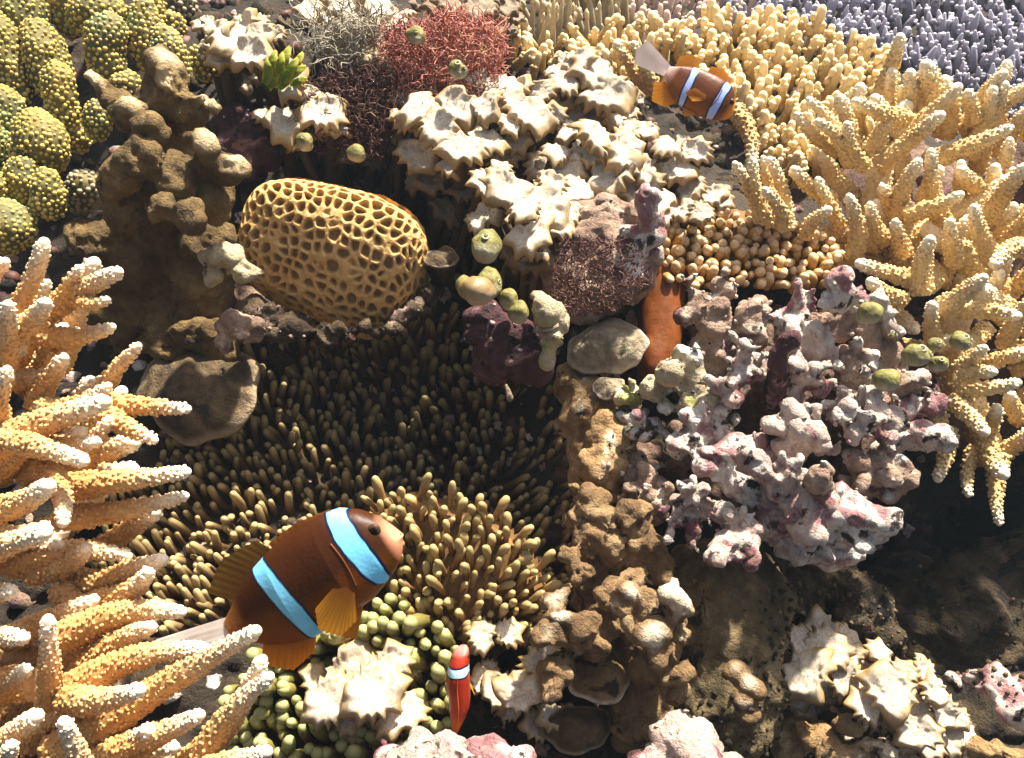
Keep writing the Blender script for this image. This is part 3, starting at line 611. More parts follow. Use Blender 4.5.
V, F = blob([('s', 228, 256, 4.42, 20, 11, 8), ('s', 246, 272, 4.4, 13, 12, 7), ('s', 236, 264, 4.42, 14, 12, 8), ('s', 208, 272, 4.42, 12, 13, 9), ('s', 214, 258, 4.44, 12, 9, 8)], .010, 1, ((.06, 6, 3), (.04, 14, 3)), 48, (.04, 9))
o = part('encrusting_coral', V, F, M['cor_cream']); tag(o, 'pale cream crust on the right flank of the brown pillar beside the honeycomb coral', 'encrusting coral')

# ------------------------------------------------------------------ honeycomb coral
def honeycomb():
    nu, nv = 300, 380; d = 4.9
    u = np.linspace(-1.02, 1.02, nv)[None] * np.pi / 2; w = np.linspace(-1.02, 1.02, nu)[:, None] * np.pi / 2
    X = np.sin(u) * np.cos(w) ** .0 + 0 * w; Y = np.sin(w) + 0 * u
    # unit disc square-ish mapping to a dome
    x = X * np.sqrt(np.maximum(0, 1 - Y ** 2 / 2)); y = Y * np.sqrt(np.maximum(0, 1 - X ** 2 / 2)); z = np.sqrt(np.maximum(0, 1 - np.clip(x * x + y * y, 0, 1)))
    a = math.radians(-18); rx, ry, rz = 94, 68, 52; k = d / FPX
    ax = RT * math.cos(a) + UP * math.sin(a); ay = nrm(UP * math.cos(a) - RT * math.sin(a) - FW * .28)
    phi = np.arctan2(y, x); sq = (np.abs(np.cos(phi)) ** 3.1 + np.abs(np.sin(phi)) ** 3.1) ** (-1 / 3.1); x = x * sq; y = y * sq
    c = C(333, 257, d); bul = 1 + .06 * np.sin(2 * x)
    V = c + (x * rx * k)[..., None] * ax + (y * ry * k * bul)[..., None] * ay - (z ** .8 * rz * k)[..., None] * nrm(FW - ay * .12)
    V = V.reshape(-1, 3); F = grid_faces(nu, nv)
    N = normals(V, F)
    if (N @ FW).mean() > 0: F = F[:, ::-1]; N = -N
    V = V + N * (.05 * fbm(V * 2.5, 3, 8))[:, None]
    q = np.c_[np.arcsin(np.clip(x, -1, 1) * .96).ravel() * rx * k, np.arcsin(np.clip(y, -1, 1) * .96).ravel() * ry * k] * 15.0
    q = q + .4 * np.stack([fbm(V * 5, 2, s) for s in (1, 2)], 1); f1, f2 = voro(np.c_[q, np.full(len(q), .5)], 77, .8, True); e = np.clip((f2 - f1 - .15) / .36, 0, 1); e = e * e * (3 - 2 * e); h_ = np.clip((.66 - f1) / .34, 0, 1); e = e * h_ * h_ * (3 - 2 * h_)
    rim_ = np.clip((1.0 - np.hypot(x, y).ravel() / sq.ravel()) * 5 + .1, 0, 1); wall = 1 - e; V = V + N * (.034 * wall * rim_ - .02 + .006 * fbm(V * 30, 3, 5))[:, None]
    root = empty('honeycomb_coral', C(330, 262, d + .2), 'rounded yellow honeycomb coral dome with deep polygonal pits, centre left', 'honeycomb coral')
    part('dome', V, F, M['honey'], root, {'tip': np.clip(wall * 1.3 - .1, 0, 1)})  # pits coloured darker than the walls, painting in recess shade
honeycomb()

# ------------------------------------------------------------------ anemones
def tent_mesh(g, bulb, L=1.0):
    n = 8; t = np.linspace(0, 1, n); b = g.uniform(-.75, .75, 2)
    P = np.c_[b[0] * t ** 2 * 1.2, b[1] * t ** 2 * 1.2, t * 4.0 * L]
    if bulb == 2: b *= .4
    if bulb == 0: R = .58 - .10 * t + .04 * np.sin(t * 3)
    elif bulb == 1: R = np.interp(t, [0, .55, .85, 1], [.45, .48, .66, .52])
    else: R = np.interp(t, [0, .4, .75, 1], [.55, .62, .80, .66])
    V, F, T = tube(P, R, 9); return V, F, np.clip((T - .45) / .55, 0, 1) ** (1.7 if bulb == 0 else 1.2)
def anemone(label, poly, dfun, spacing, size, mat, seed, bulb, dirf, L=1.0, disc='discA', hole=None, dz=.1, lift=0, cmap=None):
    g = np.random.RandomState(seed); poly = np.array(poly, float); cx, cy = poly.mean(0)
    root = empty('sea_anemone', C(cx, cy, float(dfun(cx, cy)) + .4), label, 'sea anemone', 'sea anemones on the reef')
    df0 = dfun; dfun = lambda x, y: np.minimum(df0(x, y), D(x, y) - .12)
    lo, hi = poly.min(0), poly.max(0); xs = np.arange(lo[0] - 8, hi[0] + 9, 4.0); ys = np.arange(lo[1] - 8, hi[1] + 9, 4.0)
    X, Y = np.meshgrid(xs, ys); q = np.stack([X.ravel(), Y.ravel()], 1); e = polydist(q, poly)
    d = dfun(q[:, 0], q[:, 1]) + dz + np.where(e < 14, ((14 - e) / 14) ** 2 * .22, 0); V = C(q[:, 0], q[:, 1], d); V = V + UP * (.04 * fbm(V * 4, 3, seed))[:, None]
    F = grid_faces(len(ys), len(xs))[:, ::-1]; F = F[(e[F] > -8).all(1)]; part('oral_disc', V, F, M[disc], root)
    var = []
    for k in range(8):
        v, f, a = tent_mesh(g, bulb, L); me = mesh_np('tentacle', v, f, {'tip': a}); me.materials.append(mat); var.append((me, v, f, a))
    P = poly_points(poly, spacing, g)
    if hole is not None: P = P[~inpoly(P, hole)]
    dd = dfun(P[:, 0], P[:, 1]) + dz; W = C(P[:, 0], P[:, 1], dd); s = S(size, dd) * g.uniform(.8, 1.25, len(P))
    vis = (P[:, 0] > 0) & (P[:, 0] < 1024) & (P[:, 1] > 0) & (P[:, 1] < 758)
    n1 = fbm(W * 1.8, 2, seed); n2 = fbm(W * 1.8 + 9, 2, seed); rest = []
    for r, i in enumerate(np.argsort(-(s * vis))):
        z = nrm(dirf(P[i, 0], P[i, 1]) + RT * (n1[i] * .5 + g.randn() * .14) + UP * (n2[i] * .4 + g.randn() * .12))
        Mx = mat_from(W[i], z, s[i], g.rand() * 6.28, s[i] * g.uniform(.7, 1.25)); me, v, f, a = var[g.randint(8)]
        if r < 295 and vis[i]: place('tentacle', me, Mx, root)
        else: rest.append((v @ Mx[:3, :3].T + Mx[:3, 3], f, a))
    if rest:
        V, F, A = join(rest); part('tentacle_mass', V, F, mat, root, {'tip': A}, kind='stuff')
    return root
anemone('big brown anemone painted darker for the shaded hollow under the honeycomb coral behind the largest clownfish',
 [(250,345),(300,322),(400,305),(450,330),(480,390),(545,395),(580,440),(582,520),(560,600),(545,640),(500,600),(430,560),(330,540),(230,620),(150,650),(100,580),(110,500),(180,455),(240,440),(240,385)],
 lambda x, y: D(x, y) - .12, 8.2, 6.3, M['tentA'], 51, 0, lambda x, y: UP * .85 - FW * .75 + RT * (.55 if x > 500 else -.15 if x < 230 else 0.0), L=1.0)
anemone('golden olive anemone with plump tentacles spreading just right of the largest clownfish',
 [(375,505),(420,500),(480,512),(525,545),(550,600),(545,650),(500,640),(440,640),(400,600),(370,560)],
 lambda x, y: 4.22 - .0004 * np.asarray(x) + .0009 * np.hypot(np.asarray(x) - 450, np.asarray(y) - 580), 8.4, 6.5, M['tentB'], 52, 1, lambda x, y: UP * (.9 - .004 * (y - 520)) - FW * .7 + RT * ((x - 450) * .005), L=.85, disc='discB')
anemone('green tipped bubble anemone around the cream crust at the bottom under the largest clownfish',
 [(285,650),(340,630),(400,600),(445,625),(465,680),(455,735),(430,775),(225,790),(240,700),(262,672)],
 lambda x, y: 4.1 - .0011 * (np.asarray(y) - 600) + 0 * np.asarray(x), 10.0, 8.4, M['tentC'], 53, 2, lambda x, y: UP * .5 - FW * .95, L=1.05, disc='discA', hole=[(305,690),(345,650),(400,660),(420,700),(425,735),(380,735),(310,720)])
anemone('amber bubble anemone draped over the rubble below the upper right clownfish',
 [(650,232),(675,215),(720,212),(770,222),(820,238),(845,258),(838,285),(790,292),(740,285),(700,290),(655,275)],
 lambda x, y: 4.85 + .0016 * (240 - np.asarray(y)) + .0004 * (np.asarray(x) - 700), 6.4, 5.9, M['tentD'], 54, 2, lambda x, y: UP * .5 - FW * .95, L=.36, disc='discB')
an = [o for o in bpy.data.objects if o.get('label', '').startswith('amber')][0]
t = np.linspace(0, 1, 12); P = C(665 - 8 * t, 262 + 118 * t, 5.0 - .15 * t); V, F, T = tube(P, S(np.interp(t, [0, .3, .7, 1], [22, 20, 22, 18]), 5.0), 32, False)
V = V + normals(V, F) * (.03 * fbm(V * 3, 3, 4) + .018 * fbm(V * [22, 22, 2.0], 3, 5) + .012 * fbm(V * [3, 3, 14], 2, 6))[:, None]; part('column', V, F, M['column'], an)

# ------------------------------------------------------------------ cream cup algae
def cup_mesh(g, teeth):
    nr, ns = 13, 64; r = np.linspace(0, 1, nr)[:, None]; th = (np.arange(ns) / ns * 2 * np.pi)[None]; ph = g.rand() * 6.28
    warp = th + .25 * np.sin(2 * th + g.rand() * 6); saw = np.abs(((warp * teeth / (2 * np.pi) + ph) % 1) * 2 - 1)
    out = 1 + .34 * (saw ** 1.8 - .35) + .14 * np.sin(2 * th + ph) + .08 * np.sin(3 * th + 2 * ph)
    rad = r * (1 + (out - 1) * r ** 1.5); rise = g.uniform(.05, .28)
    Z = rise * np.minimum(r, .72) ** 2 * 1.5 - 2.4 * np.clip(r - .72, 0, 1) ** 1.5 * (.65 + .5 * saw) + .10 * r * np.sin(2 * th + g.rand() * 6) + .10 * r ** 2 * np.sin(4 * th + ph) 
    top = np.stack([rad * np.cos(th), rad * np.sin(th), Z], -1).reshape(-1, 3)
    top = top + np.c_[0 * top[:, :2], .12 * fbm(top * 3 + g.rand() * 50, 3)]
    rr = (r + 0 * th).reshape(-1, 1); bot = top * [.97, .97, 1] - np.c_[0 * rr, 0 * rr, .05 + .95 * (1 - rr) ** 1.1]; bot[:, :2] *= (1 - .0 * rr)
    F1 = grid_faces(nr, ns, True); V = np.r_[top, bot]; m = len(top); F = np.r_[F1, F1[:, ::-1] + m]
    a = (nr - 1) * ns + np.arange(ns); b = (nr - 1) * ns + (np.arange(ns) + 1) % ns
    F = np.r_[F, np.stack([a, a + m, b], 1), np.stack([b, a + m, b + m], 1)]
    A = np.clip((rr[:, 0] - .62) / .38, 0, 1); return V, F, np.r_[A, np.clip(A + .6, 0, 1)]
g0 = np.random.RandomState(60); CUPS = {}
for mk in ('cup', 'cup_dim'):
    CUPS[mk] = []
    gg = np.random.RandomState(61)
    for k in range(12):
        v, f, a = cup_mesh(gg, gg.randint(7, 12)); me = mesh_np('blade', v, f, {'tip': a}); me.materials.append(M[mk]); CUPS[mk].append(me)
def cups(label, blades, d, seed, face=None, mk='cup', group='cream cup algae', stalkmat='rock'):
    """blades: (x, y, radius px, optional depth offset); each blade stands on its own stalk on the rock behind"""
    g = np.random.RandomState(seed); b = np.array([q[:2] for q in blades], float); cx, cy = b.mean(0)
    root = empty('cup_alga', C(cx, cy, d + .4), label, 'cup alga', group)
    st = []; more = []
    for q in blades:
        for _ in range(1 if q[2] < 14 else 2):
            a = g.rand() * 6.28; more.append((q[0] + math.cos(a) * q[2] * 1.05, q[1] + math.sin(a) * q[2] * .9, q[2] * g.uniform(.45, .75), (q[3] if len(q) > 3 else 0) + .13))
    for q in list(blades) + more:
        x, y, r = q[:3]; dd = d + (q[3] if len(q) > 3 else 0) + g.uniform(-.06, .06)
        z = nrm((face if face is not None else (UP * .55 - FW * 1.0)) + RT * g.randn() * .36 + UP * g.randn() * .28)
        p = C(x, y, dd); s = S(r, dd); place('blade', CUPS[mk][g.randint(12)], mat_from(p, z, s * 1.14, g.rand() * 6.28), root)
        e = p - z * .55 + FW * .15 - UP * .12; t = np.linspace(0, 1, 6)[:, None]
        V, F, _ = tube(e + (p - z * s * .3 - e) * t, s * np.linspace(.28, .42, 6), 9, False); st.append((V, F))
    V, F, _ = join(st); part('stalk_cluster', V, F, M['cupstalk'], root, kind='stuff')
    return root
cups('cream cup alga cluster at top left, beside the bright green leaf', [(232,38,20),(250,52,20,-.1),(216,30,14),(262,34,14),(222,58,14),(210,44,12,.1),(240,78,14,.2),(205,24,10,.2),(246,22,12,.1)], 5.0, 62)
cups('pair of pale cup algae with one thin blade left of the maroon filaments', [(285,122,20),(322,112,21,-.05),(308,96,13,.1),(290,85,17,-.02),(298,142,11,.1),(335,128,10,.1)], 4.9, 63)
cups('long bank of white cup algae left of centre beneath the red filaments', [(422,108,20),(458,106,20),(438,126,19,-.06),(486,104,17),(500,86,19,.1),(530,112,22),(462,148,20,-.06),(485,140,18,-.04),(516,138,15,.1),(508,124,13),(540,92,14,.15),(418,154,19,.1),(505,150,17,.2),(478,78,13,.2),(402,118,12,.1),(450,165,13,.1)], 4.85, 64)
cups('top cluster of cream cup algae left of the clownfish tail', [(594,70,22),(606,92,24),(580,60,15,.1),(565,82,15),(588,116,24,.1),(620,112,18,.1),(562,100,14,.1),(570,130,14,.05),(626,90,14,.1),(556,70,11,.1)], 5.1, 65)
cups('crowded cream cup algae in the centre above the dark red rock', [(596,136,22),(625,150,20),(566,168,18),(610,172,24,-.05),(575,190,18,-.02),(642,168,16),(556,152,14),(540,165,15,.1),(600,200,20,.05),(630,190,16,.05),(650,186,14,.05),(588,154,14),(668,145,15,.1),(645,130,13,.1),(676,170,18,.05),(690,188,15,.1),(660,200,15,.05),(695,150,14,.1),(712,195,13,.15)], 4.85, 66)
cups('lower cluster of white cup algae hanging above the green sea squirts', [(508,188,22),(548,205,22,-.05),(525,208,15,-.1),(530,232,22,-.08),(498,202,12,.1),(552,182,13,.1),(486,212,15,.1),(560,228,14,.05),(478,222,10,.15)], 4.6, 67)
cups('toothed cup algae painted dim for shade below the white bank of cup algae', [(535,258,20),(516,252,15,.1),(550,245,14,.05),(432,180,16,.3),(462,190,13,.3),(446,210,14,.4)], 4.7, 68, mk='cup_dim')
cups('cream cup algae on the ridge right of the maroon rock, above the amber anemone', [(680,208,14),(702,212,12),(662,214,12),(720,200,12,.1),(650,222,10)], 4.85, 75)
cups('cream toothed cup alga clump left of the smallest clownfish, among green tentacles', [(350,676,30,.05),(375,690,28,-.05),(330,700,24),(392,662,18,.05),(400,712,22,-.02),(362,658,16,.1),(352,712,18),(385,728,15,.05)], 3.85, 69)
cups('dull white cup algae right of the smallest clownfish', [(500,690,18),(520,694,20,-.05),(482,636,14,.1),(508,632,14,.1),(540,668,17,.05),(553,716,15,.1),(536,725,14,.15),(488,672,11,.1),(548,652,12,.1)], 4.0, 70)
cups('pale cup alga bank on the lower right slope, upper half', [(800,640,14),(826,648,22),(806,674,24,-.05),(795,655,15,.05),(846,678,18,-.08),(862,690,18,-.05),(832,690,12),(803,700,18,.1),(820,712,15,.1),(785,690,12,.1),(880,652,12,-.05),(850,655,12,.05),(872,668,12,0)], 4.35, 71)
cups('pale cup alga bank running down to the right on the lower right slope', [(890,690,23,-.1),(905,708,20,-.08),(866,706,16,-.05),(902,672,13,0),(936,690,14,-.05),(944,712,15,-.05),(918,732,18,-.1),(930,744,14,-.05),(952,740,13),(966,732,11),(900,740,15),(880,725,14,.05),(960,718,10,.05),(925,670,10,.1),(850,730,13,.1),(965,755,12,0)], 4.2, 72)
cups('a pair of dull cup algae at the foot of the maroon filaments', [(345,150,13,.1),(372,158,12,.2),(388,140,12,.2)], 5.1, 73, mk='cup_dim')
cups('cream cup algae at the top edge above the grey filaments', [(345,8,17),(375,4,20),(395,22,14,.1),(330,22,13,.1),(310,10,14,.1),(362,22,13)], 5.3, 74)
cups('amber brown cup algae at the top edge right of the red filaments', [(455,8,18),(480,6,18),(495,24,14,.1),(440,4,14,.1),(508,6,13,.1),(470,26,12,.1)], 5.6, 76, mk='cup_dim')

# ------------------------------------------------------------------ encrusted rubble
def rock(name, label, specs, mk, seed, vox=.016, disp=RUB, knob=(.06, 8), cat='rubble', grp=None, smooth=2):
    if grp:                                        # dead coral stubs: nubs and broken ends all over
        g = np.random.RandomState(seed); extra = []; tips = []
        for sp in specs:
            if sp[0] == 's':
                for _ in range(3 if sp[4] > 14 else 2):
                    a = g.uniform(.15, 3.0) if g.rand() < .8 else g.uniform(3.3, 6.1); q = g.uniform(.9, 1.35); rr = g.uniform(.24, .42) * min(sp[4], sp[5])
                    dp = sp[3] - S(sp[6], sp[3]) * g.uniform(.5, 1.1); extra.append(('c', (sp[1], sp[2], sp[3]), (sp[1] + math.cos(a) * q * sp[4], sp[2] - math.sin(a) * q * sp[5], dp), rr * 1.35, rr))
                    tips.append((sp[1] + math.cos(a) * q * sp[4], sp[2] - math.sin(a) * q * sp[5], dp, rr))
        specs = [(('s', sp[1], sp[2], sp[3], sp[4] * .85, sp[5] * .85, sp[6] * .9) if sp[0] == 's' else sp) for sp in specs] + extra
        vox = min(vox, .014) if vox < .025 else vox
    V, F = blob(specs, vox, smooth, disp, seed, knob); f1, f2 = voro(V * 16, seed); n = normals(V, F)
    V = V - n * (.022 * np.clip(.42 - f1, 0, .42) / .42 * (fbm(V * 4, 2, seed + 5) > -.05))[:, None]
    A = np.zeros(len(V))
    if grp:
        for (x, y, d, rr) in tips: A = np.maximum(A, np.clip(1.5 - np.linalg.norm(V - C(x, y, d), axis=1) / S(rr, d), 0, 1))  # whitens the stub ends like sunlit tops
    o = part(name, V, F, M[mk], attr={'tip': A}); tag(o, label, cat, grp); return o
G = 'pieces of coralline crusted coral rubble'
rock('coral_rubble', 'leftmost pink rubble head with cream top beside the tan rock', [('s',680,376,4.35,26,22,20),('s',655,392,4.4,18,18,16),('s',668,372,4.25,16,12,12),('s',700,385,4.4,16,16,14),('s',692,405,4.35,22,16,16),('s',634,398,4.5,13,13,12)], 'cor_cream', 81, grp=G)
rock('coral_rubble', 'flat mauve rubble slab under the cream topped head', [('s',650,432,4.4,26,13,18),('s',690,442,4.3,30,20,22),('s',722,432,4.3,14,16,14),('s',632,420,4.5,12,10,12),('s',700,420,4.3,22,16,16)], 'cor_pink', 82, grp=G)
rock('coral_rubble', 'upright dark grey rubble stub left of the vertical purple finger', [('c',(714,360,4.6),(712,308,4.5),20,17),('c',(752,360,4.5),(753,308,4.45),18,15),('s',690,290,4.6,13,14,12),('s',722,288,4.6,13,16,12),('s',700,300,4.6,14,12,12),('s',690,318,4.6,14,10,12)], 'cor_dark', 83, grp=G)
rock('coral_rubble', 'white crowned pink rubble knob in the centre of the rubble heap', [('s',744,368,4.25,26,20,18),('s',728,384,4.25,18,16,14),('s',742,350,4.3,16,14,14),('s',762,372,4.3,12,16,12)], 'cor_white', 84, grp=G)
rock('coral_rubble', 'vertical purple rubble finger with a hooked pale tip', [('c',(776,402,4.3),(776,352,4.15),10,10),('c',(776,352,4.15),(792,338,4.1),10,8)], 'cor_purple', 85, vox=.011, disp=RUB2, knob=None, grp=G)
rock('coral_rubble', 'pink rubble spur with two stubs right of the purple finger', [('s',815,352,4.4,20,20,16),('s',806,378,4.25,20,16,16),('c',(800,380,4.3),(797,345,4.2),9,7),('s',825,385,4.3,16,14,14),('s',790,395,4.3,14,14,12)], 'cor_white', 86, grp=G)
rock('coral_rubble', 'rose pink rubble stalk with a white edge under the amber anemone', [('c',(793,325,4.5),(797,284,4.4),15,10),('s',790,318,4.45,18,12,14),('c',(815,310,4.5),(812,290,4.45),7,6)], 'cor_pink', 87, vox=.013, grp=G)
rock('coral_rubble', 'pale standing rubble finger with a dark mottled cap near the yellow sea squirt', [('c',(836,300,4.3),(842,270,4.2),11,8),('s',836,304,4.3,16,10,12),('s',855,296,4.3,9,8,8)], 'cor_pink', 88, vox=.012, disp=RUB2, grp=G)
rock('coral_rubble', 'broad brown and white rubble mass under the standing finger', [('s',832,325,4.5,34,20,20),('s',866,322,4.5,26,22,20),('s',880,350,4.5,26,22,20),('s',850,362,4.4,26,20,20),('s',890,385,4.5,26,20,18),('s',848,380,4.4,24,18,18)], 'cor_dark', 89, grp=G)
rock('coral_rubble', 'bleached rubble shelf with green film in the middle of the heap', [('s',850,405,4.25,24,16,18),('s',862,432,4.1,26,20,20),('s',880,420,4.2,20,16,16),('s',830,420,4.3,16,14,14)], 'cor_white', 90, grp=G)
rock('coral_rubble', 'blunt rubble arm poking right beneath the staghorn thicket', [('c',(895,430,4.4),(940,440,4.25),15,13),('s',905,412,4.5,20,16,16),('s',925,405,4.5,18,14,14),('s',890,445,4.35,16,14,14)], 'cor_pink', 91, grp=G)
rock('coral_rubble', 'brown rubble boulder with a white rim below the blunt arm', [('s',872,468,4.2,26,18,20),('s',895,480,4.25,16,20,16),('s',860,484,4.3,16,14,14)], 'cor_dark', 92, grp=G)
rock('coral_rubble', 'big white topped rubble ledge jutting over the dark hollow', [('s',806,430,4.15,28,20,22),('s',830,450,4.1,14,12,14),('s',780,478,4.0,34,22,24),('s',812,505,3.95,26,24,20),('s',795,450,4.1,22,20,20),('s',780,510,4.1,22,18,18)], 'cor_white', 93, grp=G)
rock('coral_rubble', 'small dark hooded knob standing on the white rubble ledge', [('c',(820,486,3.9),(820,476,3.8),12,11),('s',826,470,3.8,10,8,9)], 'cor_dark', 94, vox=.010, disp=RUB2, knob=None, grp=G)
rock('coral_rubble', 'pinkish rubble tongue with an orange tinted rounded end at the lower right of the heap', [('c',(840,520,3.95),(888,520,3.9),18,12),('s',850,530,3.95,20,18,16),('s',825,535,3.95,16,16,14),('s',845,505,3.95,18,12,14)], 'cor_pink', 95, grp=G)
rock('coral_rubble', 'maroon underside of the heap hanging over the boulder', [('s',800,545,4.2,34,22,22),('s',770,530,4.2,26,22,20),('s',835,548,4.25,22,16,18)], 'cor_pink', 96, grp=G)
rock('coral_rubble', 'white knobbed rubble lump left of the big ledge', [('s',734,472,4.15,26,20,20),('s',752,490,4.1,16,14,14),('s',722,455,4.15,16,14,14),('s',745,452,4.2,20,14,16),('s',760,458,4.2,14,14,14)], 'cor_pink', 97, grp=G)
rock('coral_rubble', 'ring pitted white rubble knob above the tan knobbly coral', [('s',685,506,4.05,24,20,20),('s',672,522,4.05,16,16,14),('s',700,495,4.05,14,14,12),('s',690,535,4.1,14,20,14),('s',706,512,4.1,13,13,12)], 'cor_white', 98, grp=G)
rock('coral_rubble', 'pale forked rubble foot resting on the olive boulder', [('c',(745,535,4.0),(712,562,3.85),16,12),('s',742,528,4.0,20,16,16),('c',(748,540,4.0),(752,560,3.95),12,9),('s',730,518,4.05,16,14,14)], 'cor_white', 99, grp=G)
rock('coral_rubble', 'grey brown crusted lump at the left margin of the heap', [('s',655,508,4.25,16,20,16),('s',640,470,4.5,18,20,16),('s',650,485,4.4,18,18,16),('s',640,500,4.4,16,14,14)], 'cor_dark', 100, grp=G)
rock('coral_rubble', 'filler rubble coloured dark as shade behind and between the pale rubble heads', [('s',740,420,4.85,50,34,22),('s',800,400,4.85,46,40,22),('s',700,480,4.8,50,40,22),('s',850,460,4.8,50,44,24),('s',770,350,4.95,60,40,22),('s',900,400,4.95,40,46,22),('s',760,500,4.7,50,30,22)], 'cor_shade', 101, vox=.024, grp=G)  # dark filler colour stands for shade between the rubble heads
rock('crusted_rock', 'tan crusted rock wall right of the dark anemone', [('c',(600,500,4.6),(585,400,4.7),26,22),('s',612,440,4.5,24,30,18),('s',570,388,4.75,14,22,14),('s',600,470,4.45,22,26,18),('s',622,470,4.5,16,20,16),('s',625,408,4.6,16,16,14)], 'cor_tan', 102, cat='rock')
rock('crusted_rock', 'pinkish cream crusted rock topped by green sea squirts, purple below', [('s',510,345,4.35,34,30,26),('s',514,335,4.32,26,20,22),('s',490,328,4.35,26,18,22),('s',530,360,4.4,22,26,20),('s',500,365,4.45,26,22,20)], 'cor_purple', 103, cat='rock')
rock('crusted_rock', 'cream knob on the right shoulder of the purple rock', [('s',544,312,4.2,13,14,12),('s',550,330,4.25,10,16,11),('s',548,352,4.3,9,18,10)], 'cor_cream', 104, vox=.011, cat='rock')
rock('turf_rock', 'dark red turf covered rock with a pale ridge left of the orange column', [('s',600,235,4.75,46,34,30),('s',580,270,4.75,34,40,28),('s',625,262,4.65,32,38,26),('s',590,300,4.7,26,24,22),('s',640,225,4.65,20,24,20)], 'cor_dark', 105, vox=.018, knob=(.07, 5), cat='rock')
rock('turf_rock', 'pale pink crusted finger topping the ridge below the cream cup algae', [('c',(650,235,4.5),(646,198,4.4),11,13),('s',638,232,4.55,18,10,12),('c',(645,240,4.5),(628,282,4.5),9,7)], 'cor_pink', 106, vox=.012, disp=RUB2, cat='rock')
rock('crusted_rock', 'brown rock added behind the honeycomb coral to shade the hollow, showing at its lower left', [('s',325,266,5.28,88,50,46),('s',262,312,5.15,40,26,34),('s',395,290,5.28,36,30,36)], 'cor_dark', 49, vox=.028, cat='rock')  # added behind the dome to shade the anemone hollow; also supports it
rock('crusted_rock', 'low dark crust along the foot of the honeycomb coral', [('s',268,318,4.75,20,11,14),('s',300,328,4.72,20,9,12),('s',335,332,4.72,22,8,12),('s',372,328,4.75,22,9,12),('s',405,316,4.8,18,10,12),('s',425,298,4.85,12,12,12),('s',285,333,4.7,9,8,9),('s',320,338,4.68,8,8,8),('s',390,330,4.7,9,9,9),('s',352,338,4.7,7,7,7)], 'turf_rock', 50, vox=.014, disp=((.08, 4, 2), (.08, 9, 3), (.04, 20, 3)), knob=(.08, 10), cat='rock')
rock('crusted_rock', 'dark rock shelf added behind the pale staghorn thicket on the right to shade the hollow', [('s',985,400,5.65,110,52,50),('s',1110,390,5.5,120,66,60),('s',960,300,5.75,110,60,44),('s',1080,280,5.8,120,70,50),('s',900,210,6.1,90,60,44),('s',1050,190,6.2,110,60,50),('s',1180,330,5.4,110,90,60)], 'cor_shade', 51, vox=.04, cat='rock')  # added to block sun over the lower right hollow; dark colour fills gaps
rock('crusted_rock', 'dim plum coloured lump between the pillar top and cup algae', [('s',248,148,5.1,32,30,24),('s',235,125,5.2,20,18,20)], 'cor_purple', 107, vox=.02, cat='rock')
rock('crusted_rock', 'small pink knobbly lump tucked below the honeycomb coral and plate', [('s',232,325,4.5,18,16,14),('s',222,345,4.5,12,12,12),('s',250,330,4.6,14,12,12)], 'cor_dark', 108, vox=.013, cat='rock')
rock('crusted_rock', 'pink and buff warty rock at the bottom edge, left of centre', [('s',432,762,3.55,38,26,26),('s',405,770,3.6,26,20,20),('s',465,775,3.6,20,18,18)], 'cor_white', 109, vox=.014, knob=(.07, 9), cat='rock')
rock('crusted_rock', 'round speckled rock at the bottom edge under the smallest clownfish', [('s',505,760,3.6,32,26,26),('s',530,775,3.6,22,20,20)], 'cor_pink', 110, vox=.014, knob=(.07, 9), cat='rock')
rock('crusted_rock', 'bright pink lumpy rock at the bottom edge under the tan knobbly coral', [('s',680,748,3.5,26,22,22),('s',702,765,3.45,34,22,24),('s',655,764,3.5,20,18,20),('s',735,772,3.5,20,14,18)], 'cor_white', 111, vox=.014, knob=(.07, 8), cat='rock')
# olive boulder, slope on the right
V, F = blob([('c',(715,590,4.35),(725,700,4.2),58,56),('s',745,640,4.2,42,60,40),('s',700,740,4.25,50,40,36),('s',760,600,4.35,34,50,34),('s',745,710,4.15,30,36,30)], .022, 3, ((.09, 2.5, 4), (.06, 7, 4), (.03, 16, 3)), 121, (.06, 4))
o = part('boulder', V, F, M['boulder']); tag(o, 'olive brown rounded boulder under the rubble heap at lower right of centre', 'boulder')
rock('slope_rock', 'grey ridge of silty rock in the shade below the rubble heap', [('s',862,610,4.85,30,34,26),('s',830,585,4.9,34,20,24),('s',800,600,4.8,26,26,22),('s',878,640,4.8,20,20,18)], 'slope', 122, vox=.022, cat='rock')
rock('slope_rock', 'dark silty slope filling the lower right corner', [('s',960,650,5.7,110,90,50),('s',1040,610,5.8,100,90,50),('s',1000,745,5.0,120,62,50),('s',900,610,6.0,60,60,40),('s',880,765,4.85,90,56,40)], 'slope', 123, vox=.03, disp=((.22, 1.3, 4), (.09, 4, 4), (.035, 10, 3)), knob=(.08, 3.5), cat='rock')
rock('slope_rock', 'rose tinted crusted lump on the slope near the right edge', [('s',1000,688,4.35,26,16,18),('s',985,672,4.4,16,10,12),('s',1015,710,4.3,22,16,18),('s',960,680,4.5,14,9,12)], 'cor_pink', 124, vox=.018, cat='rock')
rock('slope_rock', 'orange brown rubble among the cup algae at the bottom right', [('s',838,708,4.3,14,10,12),('s',850,722,4.2,14,12,12),('s',815,735,4.3,18,14,14),('s',870,752,4.2,24,14,16),('s',840,752,4.2,18,12,14),('s',795,745,4.4,20,22,16)], 'cor_tan', 125, vox=.014, cat='rock')
rock('slope_rock', 'small orange brown lump in the bottom right corner', [('s',990,750,4.1,24,13,16),('s',1010,757,4.1,18,12,14)], 'cor_tan', 126, vox=.014, cat='rock')

